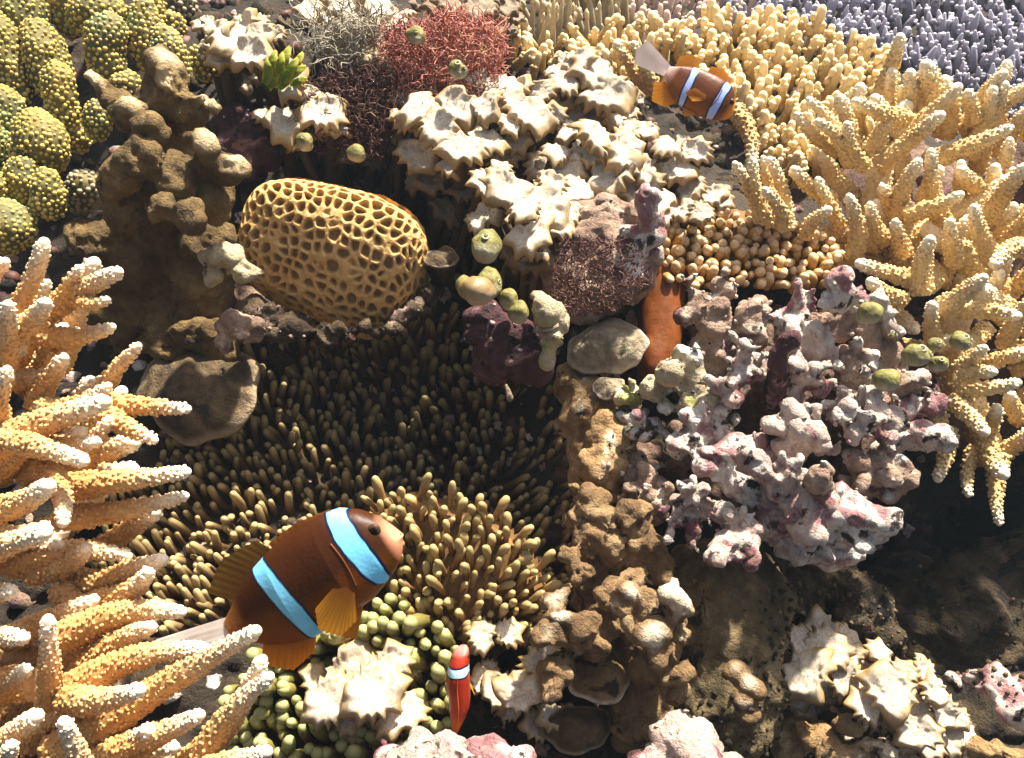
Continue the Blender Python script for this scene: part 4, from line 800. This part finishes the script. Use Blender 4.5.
def growth(o, n, sp, lo, hi, mk, seed):
    """small crusts and turf tufts over a rock, one stuff part of it"""
    g = np.random.RandomState(seed); me = o.data; V = np.empty(len(me.vertices) * 3, np.float32); me.vertices.foreach_get('co', V); V = V.reshape(-1, 3).astype(float) + np.array(o.location)
    F = np.empty(len(me.polygons) * 3, np.int32); me.polygons.foreach_get('vertices', F); F = F.reshape(-1, 3)
    P, Nn = surf_points(V, F, n, sp, g); k = (fbm(P * 2.5, 2, seed) > -.1) & (Nn @ FW < .4); P, Nn = P[k], nrm(Nn[k] + g.randn(k.sum(), 3) * .35)
    v, f = ico(1); w = v * (1 + .8 * fbm(v * 1.7, 3, seed))[:, None]; s_ = g.uniform(lo, hi, len(P))
    a, b, _ = scatter(w, f, P + Nn * (s_ * .3)[:, None], Nn, s_, stretch=s_ * g.uniform(.5, 1.4, len(P))); part('crust_growth', a, b, M[mk], o, kind='stuff')
for i, o_ in enumerate([o for o in list(bpy.data.objects) if o.get('category') in ('boulder', 'rock', 'rubble') and o.type == 'MESH']):
    nm = o_.name.split('.')[0]
    if nm in ('boulder', 'slope_rock'): growth(o_, 1500, .04, .006, .020, 'boulder' if i % 2 else 'slope', 200 + i); growth(o_, 120, .09, .006, .014, 'cor_tan', 230 + i)
    else: growth(o_, 90, .06, .006, .016, ('cor_white', 'cor_pink', 'cor_white')[i % 3], 200 + i)

# ------------------------------------------------------------------ tan knobbly coral, lower centre
K = [('s',570,553,4.05,13,13,12),('s',583,571,3.98,14,13,12),('c',(612,575,4.15),(609,530,4.05),13,11),('c',(640,578,4.05),(604,592,3.9),11,10),('s',626,600,3.85,14,13,12),('s',612,604,3.9,9,9,9),('s',638,592,3.85,8,7,8),
 ('s',636,622,3.85,14,15,12),('s',650,606,3.8,12,13,11),('c',(670,620,3.9),(672,596,3.7),12,10),('s',684,603,3.72,11,11,10),('s',677,618,3.7,10,9,9),('s',676,632,3.75,8,8,8),('s',656,634,3.68,14,11,10),('s',655,648,3.7,11,8,9),('s',687,638,3.75,6,7,6),
 ('s',556,600,3.95,12,11,10),('s',560,616,3.9,11,10,10),('s',551,636,3.85,13,12,11),('s',592,636,3.95,26,22,18),('s',585,625,3.85,14,10,10),('s',600,645,3.85,15,12,12),('c',(560,665,3.95),(550,695,3.8),12,12),('s',550,668,3.85,10,14,10),
 ('c',(655,650,4.0),(675,672,3.8),18,15),('s',650,672,3.9,18,18,14),('s',677,694,3.85,11,11,10),('s',683,668,3.8,11,14,10),('c',(640,640,4.1),(645,720,4.1),34,30),('c',(600,560,4.3),(620,640,4.15),34,34),('s',575,520,4.2,14,14,12),('s',592,500,4.2,16,14,12),('s',605,520,4.15,14,14,12),
 ('s',630,520,4.1,18,16,14),('s',640,550,4.15,26,22,16),('s',660,570,4.15,20,16,14),('s',590,540,4.15,18,18,14),('s',575,490,4.3,10,10,10),('s',636,735,4.05,22,20,16),('s',620,700,4.2,24,30,18)]
tipped(K, M['leather'], 'knobbly_coral', 'tan knobbly coral with white nubbed ends right of the golden anemone', 'knobbly coral', 131,
 [(672,588,3.66,17),(686,600,3.66,15),(656,630,3.6,15),(677,614,3.62,12),(555,594,3.9,12),(560,612,3.82,10),(550,632,3.76,12),(655,646,3.6,12),(548,690,3.72,12),(688,638,3.68,9),(612,602,3.8,7),(632,592,3.78,8)], vox=.013, disp=((.04, 5, 3), (.045, 11, 3), (.02, 24, 2)), knob=(.05, 9), smooth=2)
tipped([('s',735,672,4.0,14,13,12),('s',748,684,3.95,11,10,10),('s',757,690,3.95,9,9,9),('s',742,700,3.95,12,9,10),('s',750,716,3.95,13,9,10),('s',735,690,4.0,14,16,12),('s',738,712,4.02,14,16,12),('s',728,735,4.05,22,16,14)], M['leather'], 'knobbly_coral',
 'small knobbly coral clinging to the right face of the olive boulder', 'knobbly coral', 132, [(736,664,3.9,13),(752,680,3.88,12),(750,712,3.86,11),(742,698,3.86,9)], vox=.012, disp=((.02, 7, 3),), knob=(.03, 9))

# ------------------------------------------------------------------ filament algae, leaf alga
def filaments(label, poly, dlo, dhi, n, mat, seed, length=.22, r=.0055, up=1.0):
    g = np.random.RandomState(seed); P = poly_points(poly, 1.5, g, n * 4)[:n]; parts = []
    for x, y in P:
        d = g.uniform(dlo, dhi); p = C(x, y, d); k = 7; dirn = nrm(UP * up - FW * .7 + g.randn(3) * .7); pts = [p]
        for i in range(k - 1):
            dirn = nrm(dirn + g.randn(3) * .55); pts.append(pts[-1] + dirn * length / k * g.uniform(.7, 1.3))
        rr = r * g.uniform(.7, 1.6); V, F, _ = tube(np.array(pts), rr * np.linspace(1.2, .5, k), 4, False); parts.append((V, F))
    V, F, _ = join(parts); o = part('filament_alga', V, F, mat); tag(o, label, kind='stuff'); return o
filaments('salmon red filament alga tuft', [(378,48),(395,24),(425,28),(450,12),(472,24),(496,22),(508,52),(496,78),(505,98),(470,102),(450,110),(430,96),(405,100),(392,72)], 4.95, 5.35, 3000, M['turf_red'], 141, .15, .003)
filaments('filament alga below the salmon tuft, coloured maroon as its unlit part', [(330,75),(400,70),(440,95),(500,90),(490,110),(440,112),(400,115),(390,150),(350,160),(300,150),(305,100)], 4.95, 5.4, 2600, M['turf_dark'], 142, .15, .0032)
filaments('grey wispy filament alga', [(305,20),(340,5),(385,15),(390,40),(360,62),(320,70),(300,50)], 5.0, 5.3, 260, M['turf_grey'], 143, .24, .0028)
filaments('maroon turf on the dark rock', [(560,240),(640,240),(650,280),(620,310),(570,320),(550,290)], 4.3, 4.6, 700, M['turf_dark'], 144, .06, .0028)
rock('crusted_rock', 'grey crusted rock hidden in filaments near the top left of centre', [('s',352,42,5.3,36,26,24),('s',365,65,5.25,26,16,20),('s',440,70,5.5,50,40,24),('s',370,120,5.6,60,40,24)], 'cor_cream', 145, vox=.022, cat='rock')
def leaf_alga():
    g = np.random.RandomState(146); root = empty('leafy_alga', C(288, 85, 5.1), 'bright green leafy alga with yellow edge beside the cup algae near the top', 'seaweed')
    for (x0, y0, x1, y1, w) in [(272,86,290,46,6),(285,84,303,52,5),(264,84,276,50,5),(280,80,306,66,5),(268,84,268,58,5),(288,86,307,78,4),(276,84,283,52,5),(282,82,298,58,5),(278,88,294,72,5),(268,88,280,70,5)]:
        n = 10; t = np.linspace(0, 1, n)[:, None]; p = C(x0 + (x1 - x0) * t[:, 0], y0 + (y1 - y0) * t[:, 0], 4.85 - .12 * np.sin(t[:, 0] * 2) + g.uniform(-.05, .05))
        tdir = nrm(p[-1] - p[0]); side = nrm(np.cross(tdir, FW)); m = 7; s = np.linspace(-1, 1, m)[None]
        wd = S(w, 4.9) * np.sin(np.pi * np.clip(t * .8 + .16, 0, 1)) ** .7
        V = p[:, None] + (s * wd)[..., None] * side - ((.25 * (1 - s ** 2) + .10 * np.sin(t * 14 + s * 3)) * wd)[..., None] * FW
        V = V.reshape(-1, 3); F = grid_faces(n, m); A = (np.abs(s) ** 3 * .5 + t ** 2 * .6 + 0 * t).reshape(-1)
        th = .008; V2 = np.r_[V, V + FW * th]; F2 = np.r_[F, F[:, ::-1] + len(V)]; part('frond', V2, F2, M['leaf'], root, {'tip': np.clip(np.r_[A, A], 0, 1)})
leaf_alga()

# ------------------------------------------------------------------ sea squirts
def squirt(x, y, d, rx, ry, label, mk='squirt', tilt=0.0, grp='round sea squirts'):
    root = empty('sea_squirt', C(x, y + ry, d), label, 'sea squirt', grp); v, f = ico(4); k = d / FPX
    w = v.copy(); w[:, :2] *= (1 + .12 * w[:, 1:2]); c = C(x, y, d); ax = RT * math.cos(tilt) + UP * math.sin(tilt); ay = UP * math.cos(tilt) - RT * math.sin(tilt)
    V = c + w[:, :1] * rx * k * ax + w[:, 1:2] * ry * k * ay + w[:, 2:3] * rx * k * FW; V = V + nrm(V - c) * (.035 * fbm(V * 7, 3, int(x)) + .012 * fbm(V * 22, 2, 3))[:, None]
    A = np.clip(-w[:, 1] * 1.0 + .1, 0, 1) * .9; part('body', V, f, M[mk], root, {'tip': A})
    for (up, R0) in ((nrm(ay * .55 - FW * .85), .24), (nrm(ax * .75 + ay * .15 - FW * .65), .15)):
        p = c + up * rx * k * .94; t = np.linspace(0, 2 * np.pi, 17)[:-1]; a, b = frame_of(up); R, r = rx * k * R0, rx * k * R0 * .42
        rings = np.concatenate([p + (np.cos(t)[:, None] * a + np.sin(t)[:, None] * b) * (R + r * math.cos(q)) + up * r * math.sin(q) for q in np.arange(8) / 8 * 2 * np.pi])
        Fx = grid_faces(8, 16, True); lastrow = np.array([[7 * 16 + j, j, 7 * 16 + (j + 1) % 16] for j in range(16)] + [[7 * 16 + (j + 1) % 16, j, (j + 1) % 16] for j in range(16)])
        s = part('siphon', rings, np.r_[Fx, lastrow], M[mk], root, {'tip': np.full(len(rings), .6)})
        v, f = ico(2); part('opening', p + v * R * .8 + up * -.3 * R, f, M['siphon'], root)
squirt(486, 245, 4.35, 13, 16, 'single teardrop olive sea squirt under the lower white cup algae')
squirt(491, 284, 4.15, 12, 15, 'tall olive sea squirt at the back of the group on the purple rock')
squirt(477, 293, 4.08, 17, 13, 'orange mottled sea squirt in front of the group on the purple rock', 'squirt_o')
squirt(464, 289, 4.12, 8, 10, 'small pale sea squirt at the left end of the group on the purple rock')
squirt(509, 300, 4.15, 8, 9, 'small round green sea squirt right of the orange mottled one')
squirt(520, 314, 4.1, 9, 9, 'lowest green sea squirt on the purple rock beside its cream knob')
squirt(458, 71, 4.7, 10, 10, 'yellow topped round sea squirt sitting in the salmon red filaments')
squirt(417, 38, 4.9, 8, 8, 'pale little sea squirt high in the salmon red filaments')
squirt(305, 143, 4.75, 8, 8, 'dim green sea squirt under the pair of pale cup algae')
squirt(357, 155, 4.75, 8, 8, 'whitish round sea squirt below the maroon filaments')
squirt(869, 314, 4.15, 12, 12, 'large lime yellow sea squirt beside the standing rubble finger')
squirt(917, 356, 4.1, 14, 12, 'wide yellow green sea squirt left of the right hand pair')
squirt(938, 364, 4.1, 9, 9, 'green sea squirt squeezed between two larger ones on the right')
squirt(962, 342, 4.2, 10, 9, 'beige sea squirt highest beside the staghorn branches')
squirt(936, 346, 4.2, 8, 8, 'small amber sea squirt behind the squeezed green one')
squirt(887, 382, 4.1, 9, 8, 'lemon sea squirt low on the brown and white rubble')
squirt(890, 336, 4.2, 7, 6, 'tiny yellow sea squirt right of the large lime one')

# ------------------------------------------------------------------ clownfish
def fish(label, O, axis, upv, side, scale, bars, cols, top, bot, thick, fins, eye, nose_r, tail):
    """O: world point of the tail root; axis towards the nose, upv to the back, side towards the viewer; unit = local px * scale"""
    root = empty('clownfish', O, label, 'clownfish', 'clownfish over the reef')
    Lx = top[-1][0]; nu, nt = 300, 96; u = Lx * (1 - np.cos(np.linspace(0, np.pi, nu))) / 2 * .5 + np.linspace(0, Lx, nu) * .5
    tu = np.array(top, float); bu = np.array(bot, float); al = np.linspace(0, 1, nu)
    def smooth(x, p):
        y = np.interp(x, p[:, 0], p[:, 1]); 
        for _ in range(14): y[1:-1] = (y[:-2] + 2 * y[1:-1] + y[2:]) / 4
        return y
    T = smooth(u, tu); B = smooth(u, bu); 
    endr = np.sqrt(np.clip(1 - np.clip((u - (Lx - nose_r)) / nose_r, 0, 1) ** 2, 0, 1)); mid = (T + B) / 2; half = (T - B) / 2 * np.clip(endr + .0, 0, 1)
    th = (np.arange(nt) / nt * 2 * np.pi)[None]; tk = (thick[0] * np.interp(u / Lx, [0, .1, .35, .65, .85, 1], [.14, .3, .85, 1, .82, .55]) * np.where(endr < 1, endr ** .8, 1))[:, None]
    uu = u[:, None] + 0 * th; vv = mid[:, None] + half[:, None] * np.cos(th); yy = tk * np.sign(np.sin(th)) * np.abs(np.sin(th)) ** .85
    def tow(a, b, c):
        c = c + (tail or 0) * ((a / Lx) - .55) ** 2 * Lx * np.sign(.55 - a / Lx)
        return O + (a[..., None] * axis + b[..., None] * upv + c[..., None] * side) * scale
    V = tow(uu, vv, yy).reshape(-1, 3); F = grid_faces(nu, nt, True)
    # close both ends
    V = np.r_[V, [V[:nt].mean(0)], [V[-nt - 0 - nt:][nt:].mean(0) if False else V[(nu - 1) * nt:nu * nt].mean(0)]]; j = np.arange(nt); k0 = nu * nt
    F = np.r_[F, np.stack([(j + 1) % nt, j, np.full(nt, k0)], 1)[:, ::-1], np.stack([(nu - 1) * nt + j, (nu - 1) * nt + (j + 1) % nt, np.full(nt, k0 + 1)], 1)[:, ::-1]]
    U2 = np.r_[uu.ravel(), 0, Lx]; V2 = np.r_[vv.ravel(), mid[0], mid[-1]]; S2 = np.r_[yy.ravel(), 0, 0]
    wob = fbm(np.c_[U2, V2, S2] * .05, 3, 3)
    col = np.tile(np.array(cols['back']), (len(U2), 1)); f = V2 / max(T.max(), 1)
    k = np.clip(-f * 1.3 + .15 + .3 * wob, 0, 1)[:, None]; col = col * (1 - k) + np.array(cols['belly']) * k
    k = np.clip((U2 - cols['snout_u']) / (Lx - cols['snout_u']) * 1.5, 0, 1)[:, None]; col = col * (1 - k) + np.array(cols['snout']) * k
    k = np.clip((cols['tail_u'] - U2) / cols['tail_u'], 0, 1)[:, None] * .9; col = col * (1 - k) + np.array(cols['tailc']) * k
    for bb in bars:                       # (list of (v, u, halfwidth))
        bb = np.array(bb, float); bb = bb[np.argsort(bb[:, 0])]; uc = np.interp(V2, bb[:, 0], bb[:, 1]); hw = np.interp(V2, bb[:, 0], bb[:, 2]) + .8 * fbm(np.c_[U2 * 0, V2, S2] * .12, 2, 8)
        e = np.abs(U2 - uc) - hw; lim = (V2 > bb[0, 0]) & (V2 < bb[-1, 0] + 30)
        ew = cols['edge']; k = (np.clip(1 - np.clip((e - ew) / (ew * .6), 0, 1), 0, 1) * lim)[:, None]; col = col * (1 - k) + np.array([.004, .006, .03]) * k
        k = (np.clip(-e / (ew * .35), 0, 1) * lim)[:, None]; bc = np.array(cols['bar']) * (1 - .12 * np.abs(wob))[:, None]; col = col * (1 - k) + bc * k
    n = normals(V, F); ctr = tow(U2, np.r_[np.repeat(mid, nt), mid[0], mid[-1]], U2 * 0); 
    if ((V - ctr) * n).sum() < 0: F = F[:, ::-1]
    part('body', V, F, M['fish'], root, {'Col': col})
    # fins: (name, base polyline, tip polyline, side offset, outward, colours root/tip, rays)
    fsc = Lx / 197
    for (nm, b, t_, so, outw, c0, c1, rays) in fins:
        b = np.array(b, float); t_ = np.array(t_, float); nr, nc = 14, 60; s = np.linspace(0, 1, nc)
        def res(p): 
            q = np.linspace(0, 1, len(p)); x = np.stack([np.interp(s, q, p[:, i]) for i in (0, 1)], 1)
            for _ in range(6): x[1:-1] = (x[:-2] + 2 * x[1:-1] + x[2:]) / 4
            return x
        bb_, tt_ = res(b), res(t_); r = np.linspace(0, 1, nr)[:, None]; scal = 1 + .05 * np.abs(np.sin(s * np.pi * rays)) [None] * r
        A = bb_[None, :, 0] + (tt_ - bb_)[None, :, 0] * r * scal; Bv = bb_[None, :, 1] + (tt_ - bb_)[None, :, 1] * r * scal
        rip = np.sin(s * np.pi * 2 * rays)[None] * (.12 + 0 * r) * fsc; Cc = so + outw * r ** .8 + rip * .9 * np.sqrt(r) + 3 * outw / 20 * np.sin(s * 5)[None] * r
        front = tow(A, Bv, Cc + fsc * (1.1 - r)); back = tow(A, Bv, Cc - fsc * (1.1 - r)); m = nr * nc
        Vf = np.r_[front.reshape(-1, 3), back.reshape(-1, 3)]; Fg = grid_faces(nr, nc); Ff = np.r_[Fg, Fg[:, ::-1] + m]
        ray = (.5 + .5 * np.sin(s * np.pi * 2 * rays))[None] * r ** .5; ck = (np.clip(r * 1.1, 0, 1) * (.65 + .35 * ray)).reshape(-1, 1)
        cc = np.array(c0) * (1 - ck) + np.array(c1) * ck; part(nm, Vf, Ff, M['fin'], root, {'Col': np.r_[cc, cc]})
    ex, ey, er = eye
    for sd in (1, -1):
        prof = np.interp(ex, u, half); mm = np.interp(ex, u, mid); cs = np.clip((ey - mm) / prof, -1, 1); yv = np.interp(ex, u, tk[:, 0]) * np.abs(np.sin(np.arccos(cs))) ** .85
        v, f = ico(3); c = tow(np.array(ex), np.array(ey), np.array(sd * yv * .90)); Vv = c + (v[:, :1] * axis + v[:, 1:2] * upv + v[:, 2:3] * side * .55) * er * scale
        r_ = np.hypot(v[:, 0], v[:, 1]); cc = np.where((r_ < .68)[:, None], np.array([.003, .003, .004]), np.array([.06, .03, .012])); part('eye', Vv, f, M['fish'], root, {'Col': cc})
    # gill cover edge and mouth
    for sd in (1, -1):
        s = np.linspace(-.55, .45, 14); gx = fins_gill[0] * Lx + fins_gill[1] * Lx * (1 - (s / .6) ** 2); 
        hv = np.interp(gx, u, half); mv = np.interp(gx, u, mid); yv = np.interp(gx, u, tk[:, 0]) * np.sqrt(1 - s ** 2) ** .85
        pts = tow(gx, mv + s * hv, sd * yv * .985); Vt, Ft, _ = tube(pts, np.full(14, 1.3 * scale * Lx / 195), 6); part('gill_cover', Vt, Ft, M['fish'], root, {'Col': np.tile([.12, .035, .008], (len(Vt), 1))})
    mz = np.interp(Lx * .97, u, mid); pts = tow(np.array([Lx * .995, Lx * .985, Lx * .965, Lx * .945]), np.array([mz - .4, mz - 1.2, mz - 2.6, mz - 4.2]) * 1.0, np.array([1, 3.2, 6.5, 9.0]) * Lx / 197)
    Vt, Ft, _ = tube(pts, np.full(4, .8 * scale * Lx / 197), 6); part('mouth', Vt, Ft, M['fish'], root, {'Col': np.tile([.03, .01, .006], (len(Vt), 1))})
    return root
fins_gill = (.70, .025)
def framev(deg, yaw=0.0, roll=0.0):
    a = math.radians(deg); ax = RT * math.cos(a) + UP * math.sin(a); up = -RT * math.sin(a) + UP * math.cos(a); sd = -FW
    ax = nrm(ax + sd * yaw); sd = nrm(sd - ax * (sd @ ax)); up = nrm(up + sd * roll); up = nrm(up - ax * (up @ ax)); sd = np.cross(ax, up) ; sd = sd * np.sign(sd @ -FW)
    return ax, up, sd
TOP = [(0,12),(12,20),(25,30),(50,43),(73,51),(110,57),(140,58),(157,54),(172,44),(184,30),(192,15),(197,0)]
BOT = [(0,-13),(12,-20),(25,-31),(50,-43),(71,-47),(109,-44),(140,-41),(156,-35),(172,-28),(184,-20),(192,-12),(197,-2)]
OR, YE = (.30,.10,.012), (.62,.30,.02)
FINS = [('dorsal_fin', [(150,56),(110,55),(80,49)], [(148,58),(112,62),(78,57)], 0, 0, (.20,.06,.010), (.32,.11,.015), 9),
 ('dorsal_fin', [(78,49),(50,40),(20,24)], [(70,66),(30,66),(2,44)], 0, 0, (.12,.045,.010), (.17,.095,.015), 10),
 ('anal_fin', [(72,-44),(48,-41),(22,-26)], [(60,-60),(32,-66),(8,-44)], 0, 0, (.50,.17,.015), (.95,.42,.03), 9),
 ('pelvic_fin', [(132,-38),(122,-40)], [(108,-66),(92,-54)], 3, 6, (.5,.2,.02), (.75,.36,.03), 6),
 ('tail_fin', [(4,14),(-2,0),(4,-14)], [(-60,31),(-80,21),(-64,8)], 0, 4, (.92,.84,.80), (.95,.90,.86), 5)]
ax, up, sd = framev(29, .10, .12)
dF = 3.55
fish('largest clownfish, brown with two cyan bars, hovering over the dark anemone at lower left', C(233, 628, dF), ax, up, sd, dF / FPX,
 [[(70,150,7.5),(55,154,8.5),(30,156,10.5),(16,158,11),(0,160,10),(-14,161,9),(-27,162,6),(-31,162,2)], [(60,57,5),(52,59,7),(43,62,9.5),(20,68,10.5),(0,72,10),(-20,75,9),(-40,76,7.5),(-52,75,5)]],
 dict(back=(.045,.012,.002), belly=(.26,.078,.005), snout=(.62,.26,.15), snout_u=182, tail_u=26, tailc=(.35,.13,.03), bar=(.20,.66,1.0), edge=1.8),
 TOP, BOT, (26,), [('pectoral_fin', [(122,-6),(133,-13),(135,-22)], [(97,-15),(90,-34),(104,-50),(126,-44)], 23, 6, (.14,.04,.007), (.66,.32,.025), 12)] + FINS, (180, 21, 6.8), 15, .12)
# upper right clownfish, nose pointing down to the right
k = .40; dS = 5.05
ax, up, sd = framev(-34, .05, .1)
TOP2 = [(x * k, y * k * 1.0) for x, y in TOP]; BOT2 = [(x * k, y * k * 1.1) for x, y in BOT]
sc = lambda F_: [(nm, [(x * k, y * k) for x, y in b], [(x * k, y * k) for x, y in t_], so * k, ow * k, c0, c1, r) for nm, b, t_, so, ow, c0, c1, r in F_]
OR2 = [('dorsal_fin', [(150,56),(110,55),(84,49)], [(148,66),(112,80),(84,68)], 0, 0, (.60,.22,.012), (.75,.32,.02), 9),
 ('dorsal_fin', [(62,47),(40,40),(10,20)], [(50,66),(26,66),(6,44)], 0, 0, (.55,.20,.012), (.75,.34,.02), 10),
 ('anal_fin', [(62,-48),(40,-40),(12,-24)], [(46,-74),(10,-80),(-12,-40)], 0, 0, (.60,.22,.015), (.85,.42,.03), 9),
 ('pelvic_fin', [(132,-42),(118,-46)], [(98,-70),(84,-54)], 3, 6, (.5,.2,.02), (.75,.36,.03), 6),
 ('tail_fin', [(4,14),(-2,0),(4,-14)], [(-76,30),(-88,0),(-74,-34)], 0, 4, (.85,.72,.72), (.80,.76,.72), 12),
 ('pectoral_fin', [(116,-2),(120,-10),(116,-18)], [(84,-4),(70,-26),(96,-34)], 22, 10, (.42,.15,.015), (.70,.30,.02), 10)]
fish('clownfish with violet blue bars and white tail swimming head down before the straw table coral', C(667, 72, dS), ax, up, sd, dS / FPX,
 [[(26,58,2.6),(10,58.5,3.5),(-10,60,4),(-18,61,3)], [(26,22,2.6),(10,24,3.3),(-10,27,3.2),(-22,30,2.5)]],
 dict(back=(.085,.018,.002), belly=(.22,.065,.004), snout=(.62,.24,.03), snout_u=69, tail_u=10, tailc=(.8,.5,.4), bar=(.34,.46,.85), edge=1.1), TOP2, BOT2, (10,), sc(OR2), (70, 8, 3.2), 5, .15)
# smallest clownfish seen from above, nose up
k = .50; dT = 3.75
a = math.radians(96); ax = nrm(RT * math.cos(a) + UP * math.sin(a) + -FW * .15); up = nrm(-FW - ax * (-FW @ ax)); sd = np.cross(ax, up)
TOP3 = [(x * k, y * k * .7) for x, y in TOP]; BOT3 = [(x * k, y * k * .7) for x, y in BOT]
k2 = k
sc3 = lambda F_: [(nm, [(x * k, y * k * .7) for x, y in b], [(x * k, y * k * .7) for x, y in t_], so * k, ow * k, c0, c1, r) for nm, b, t_, so, ow, c0, c1, r in F_]
OR3 = [('dorsal_fin', [(150,56),(110,55),(50,43)], [(140,66),(100,72),(44,62)], 0, 0, (.55,.10,.012), (.70,.18,.02), 9),
 ('tail_fin', [(6,14),(0,0),(6,-14)], [(-14,16),(-20,-3),(-14,-20)], 0, 2, (.75,.28,.02), (.80,.45,.05), 12),
 ('pectoral_fin', [(120,-6),(124,-12),(120,-18)], [(92,-4),(84,-16),(98,-26)], 14, 14, (.55,.25,.03), (.7,.45,.06), 8),
 ('pectoral_fin', [(120,-6),(124,-12),(120,-18)], [(92,-4),(84,-16),(98,-26)], -14, -10, (.5,.2,.02), (.7,.35,.04), 8)]
fish('smallest clownfish, bright red with one pale blue band, nose up at the bottom centre', C(465, 738, dT), ax, up, sd, dT / FPX,
 [[(-40,77.5,3.8),(40,77.5,3.8)]], dict(back=(.26,.020,.006), belly=(.34,.05,.008), snout=(.50,.16,.14), snout_u=90, tail_u=34, tailc=(.75,.22,.01), bar=(.45,.72,.85), edge=1.2),
 TOP3, BOT3, (12,), sc3(OR3), (89, 5, 3.0), 8, -.45)

# drifting flake
V, F = blob([('c', (506,386,4.6), (510,398,4.6), 3, 4.5)], .008, 2, ((.01, 12, 2),), 150)
o = part('drifting_flake', V, F, M['sponge']); tag(o, 'small white flake drifting in front of the dark anemone hollow', 'flake')

# ------------------------------------------------------------------ faintly turbid water
import bmesh
bm = bmesh.new(); bmesh.ops.create_cube(bm, size=1); me = bpy.data.meshes.new('haze'); bm.to_mesh(me); bm.free()
hz = bpy.data.objects.new('haze', me); COL.objects.link(hz)
lo = np.array([1e9] * 3); hi = -lo
for o in bpy.data.objects:
    if o.type == 'MESH' and o is not hz and o.parent is None:
        v = np.empty(len(o.data.vertices) * 3, np.float32); o.data.vertices.foreach_get('co', v); v = v.reshape(-1, 3) + np.array(o.location); lo = np.minimum(lo, v.min(0)); hi = np.maximum(hi, v.max(0))
lo -= 10; hi = np.maximum(hi, CAM) + 2; lo = np.minimum(lo, CAM - 2)
hz.location = Vector((lo + hi) / 2); hz.scale = Vector(hi - lo); tag(hz, 'faint blue haze of the sea water', kind='stuff')
hm = bpy.data.materials.new('water haze'); hm.use_nodes = True; nt = hm.node_tree; nt.nodes.remove(nt.nodes['Principled BSDF'])
pv = nt.nodes.new('ShaderNodeVolumePrincipled'); pv.inputs['Density'].default_value = 0.0028; pv.inputs['Color'].default_value = (.62, .80, .95, 1); pv.inputs['Anisotropy'].default_value = .3
nt.links.new(pv.outputs[0], nt.nodes['Material Output'].inputs['Volume']); me.materials.append(hm)
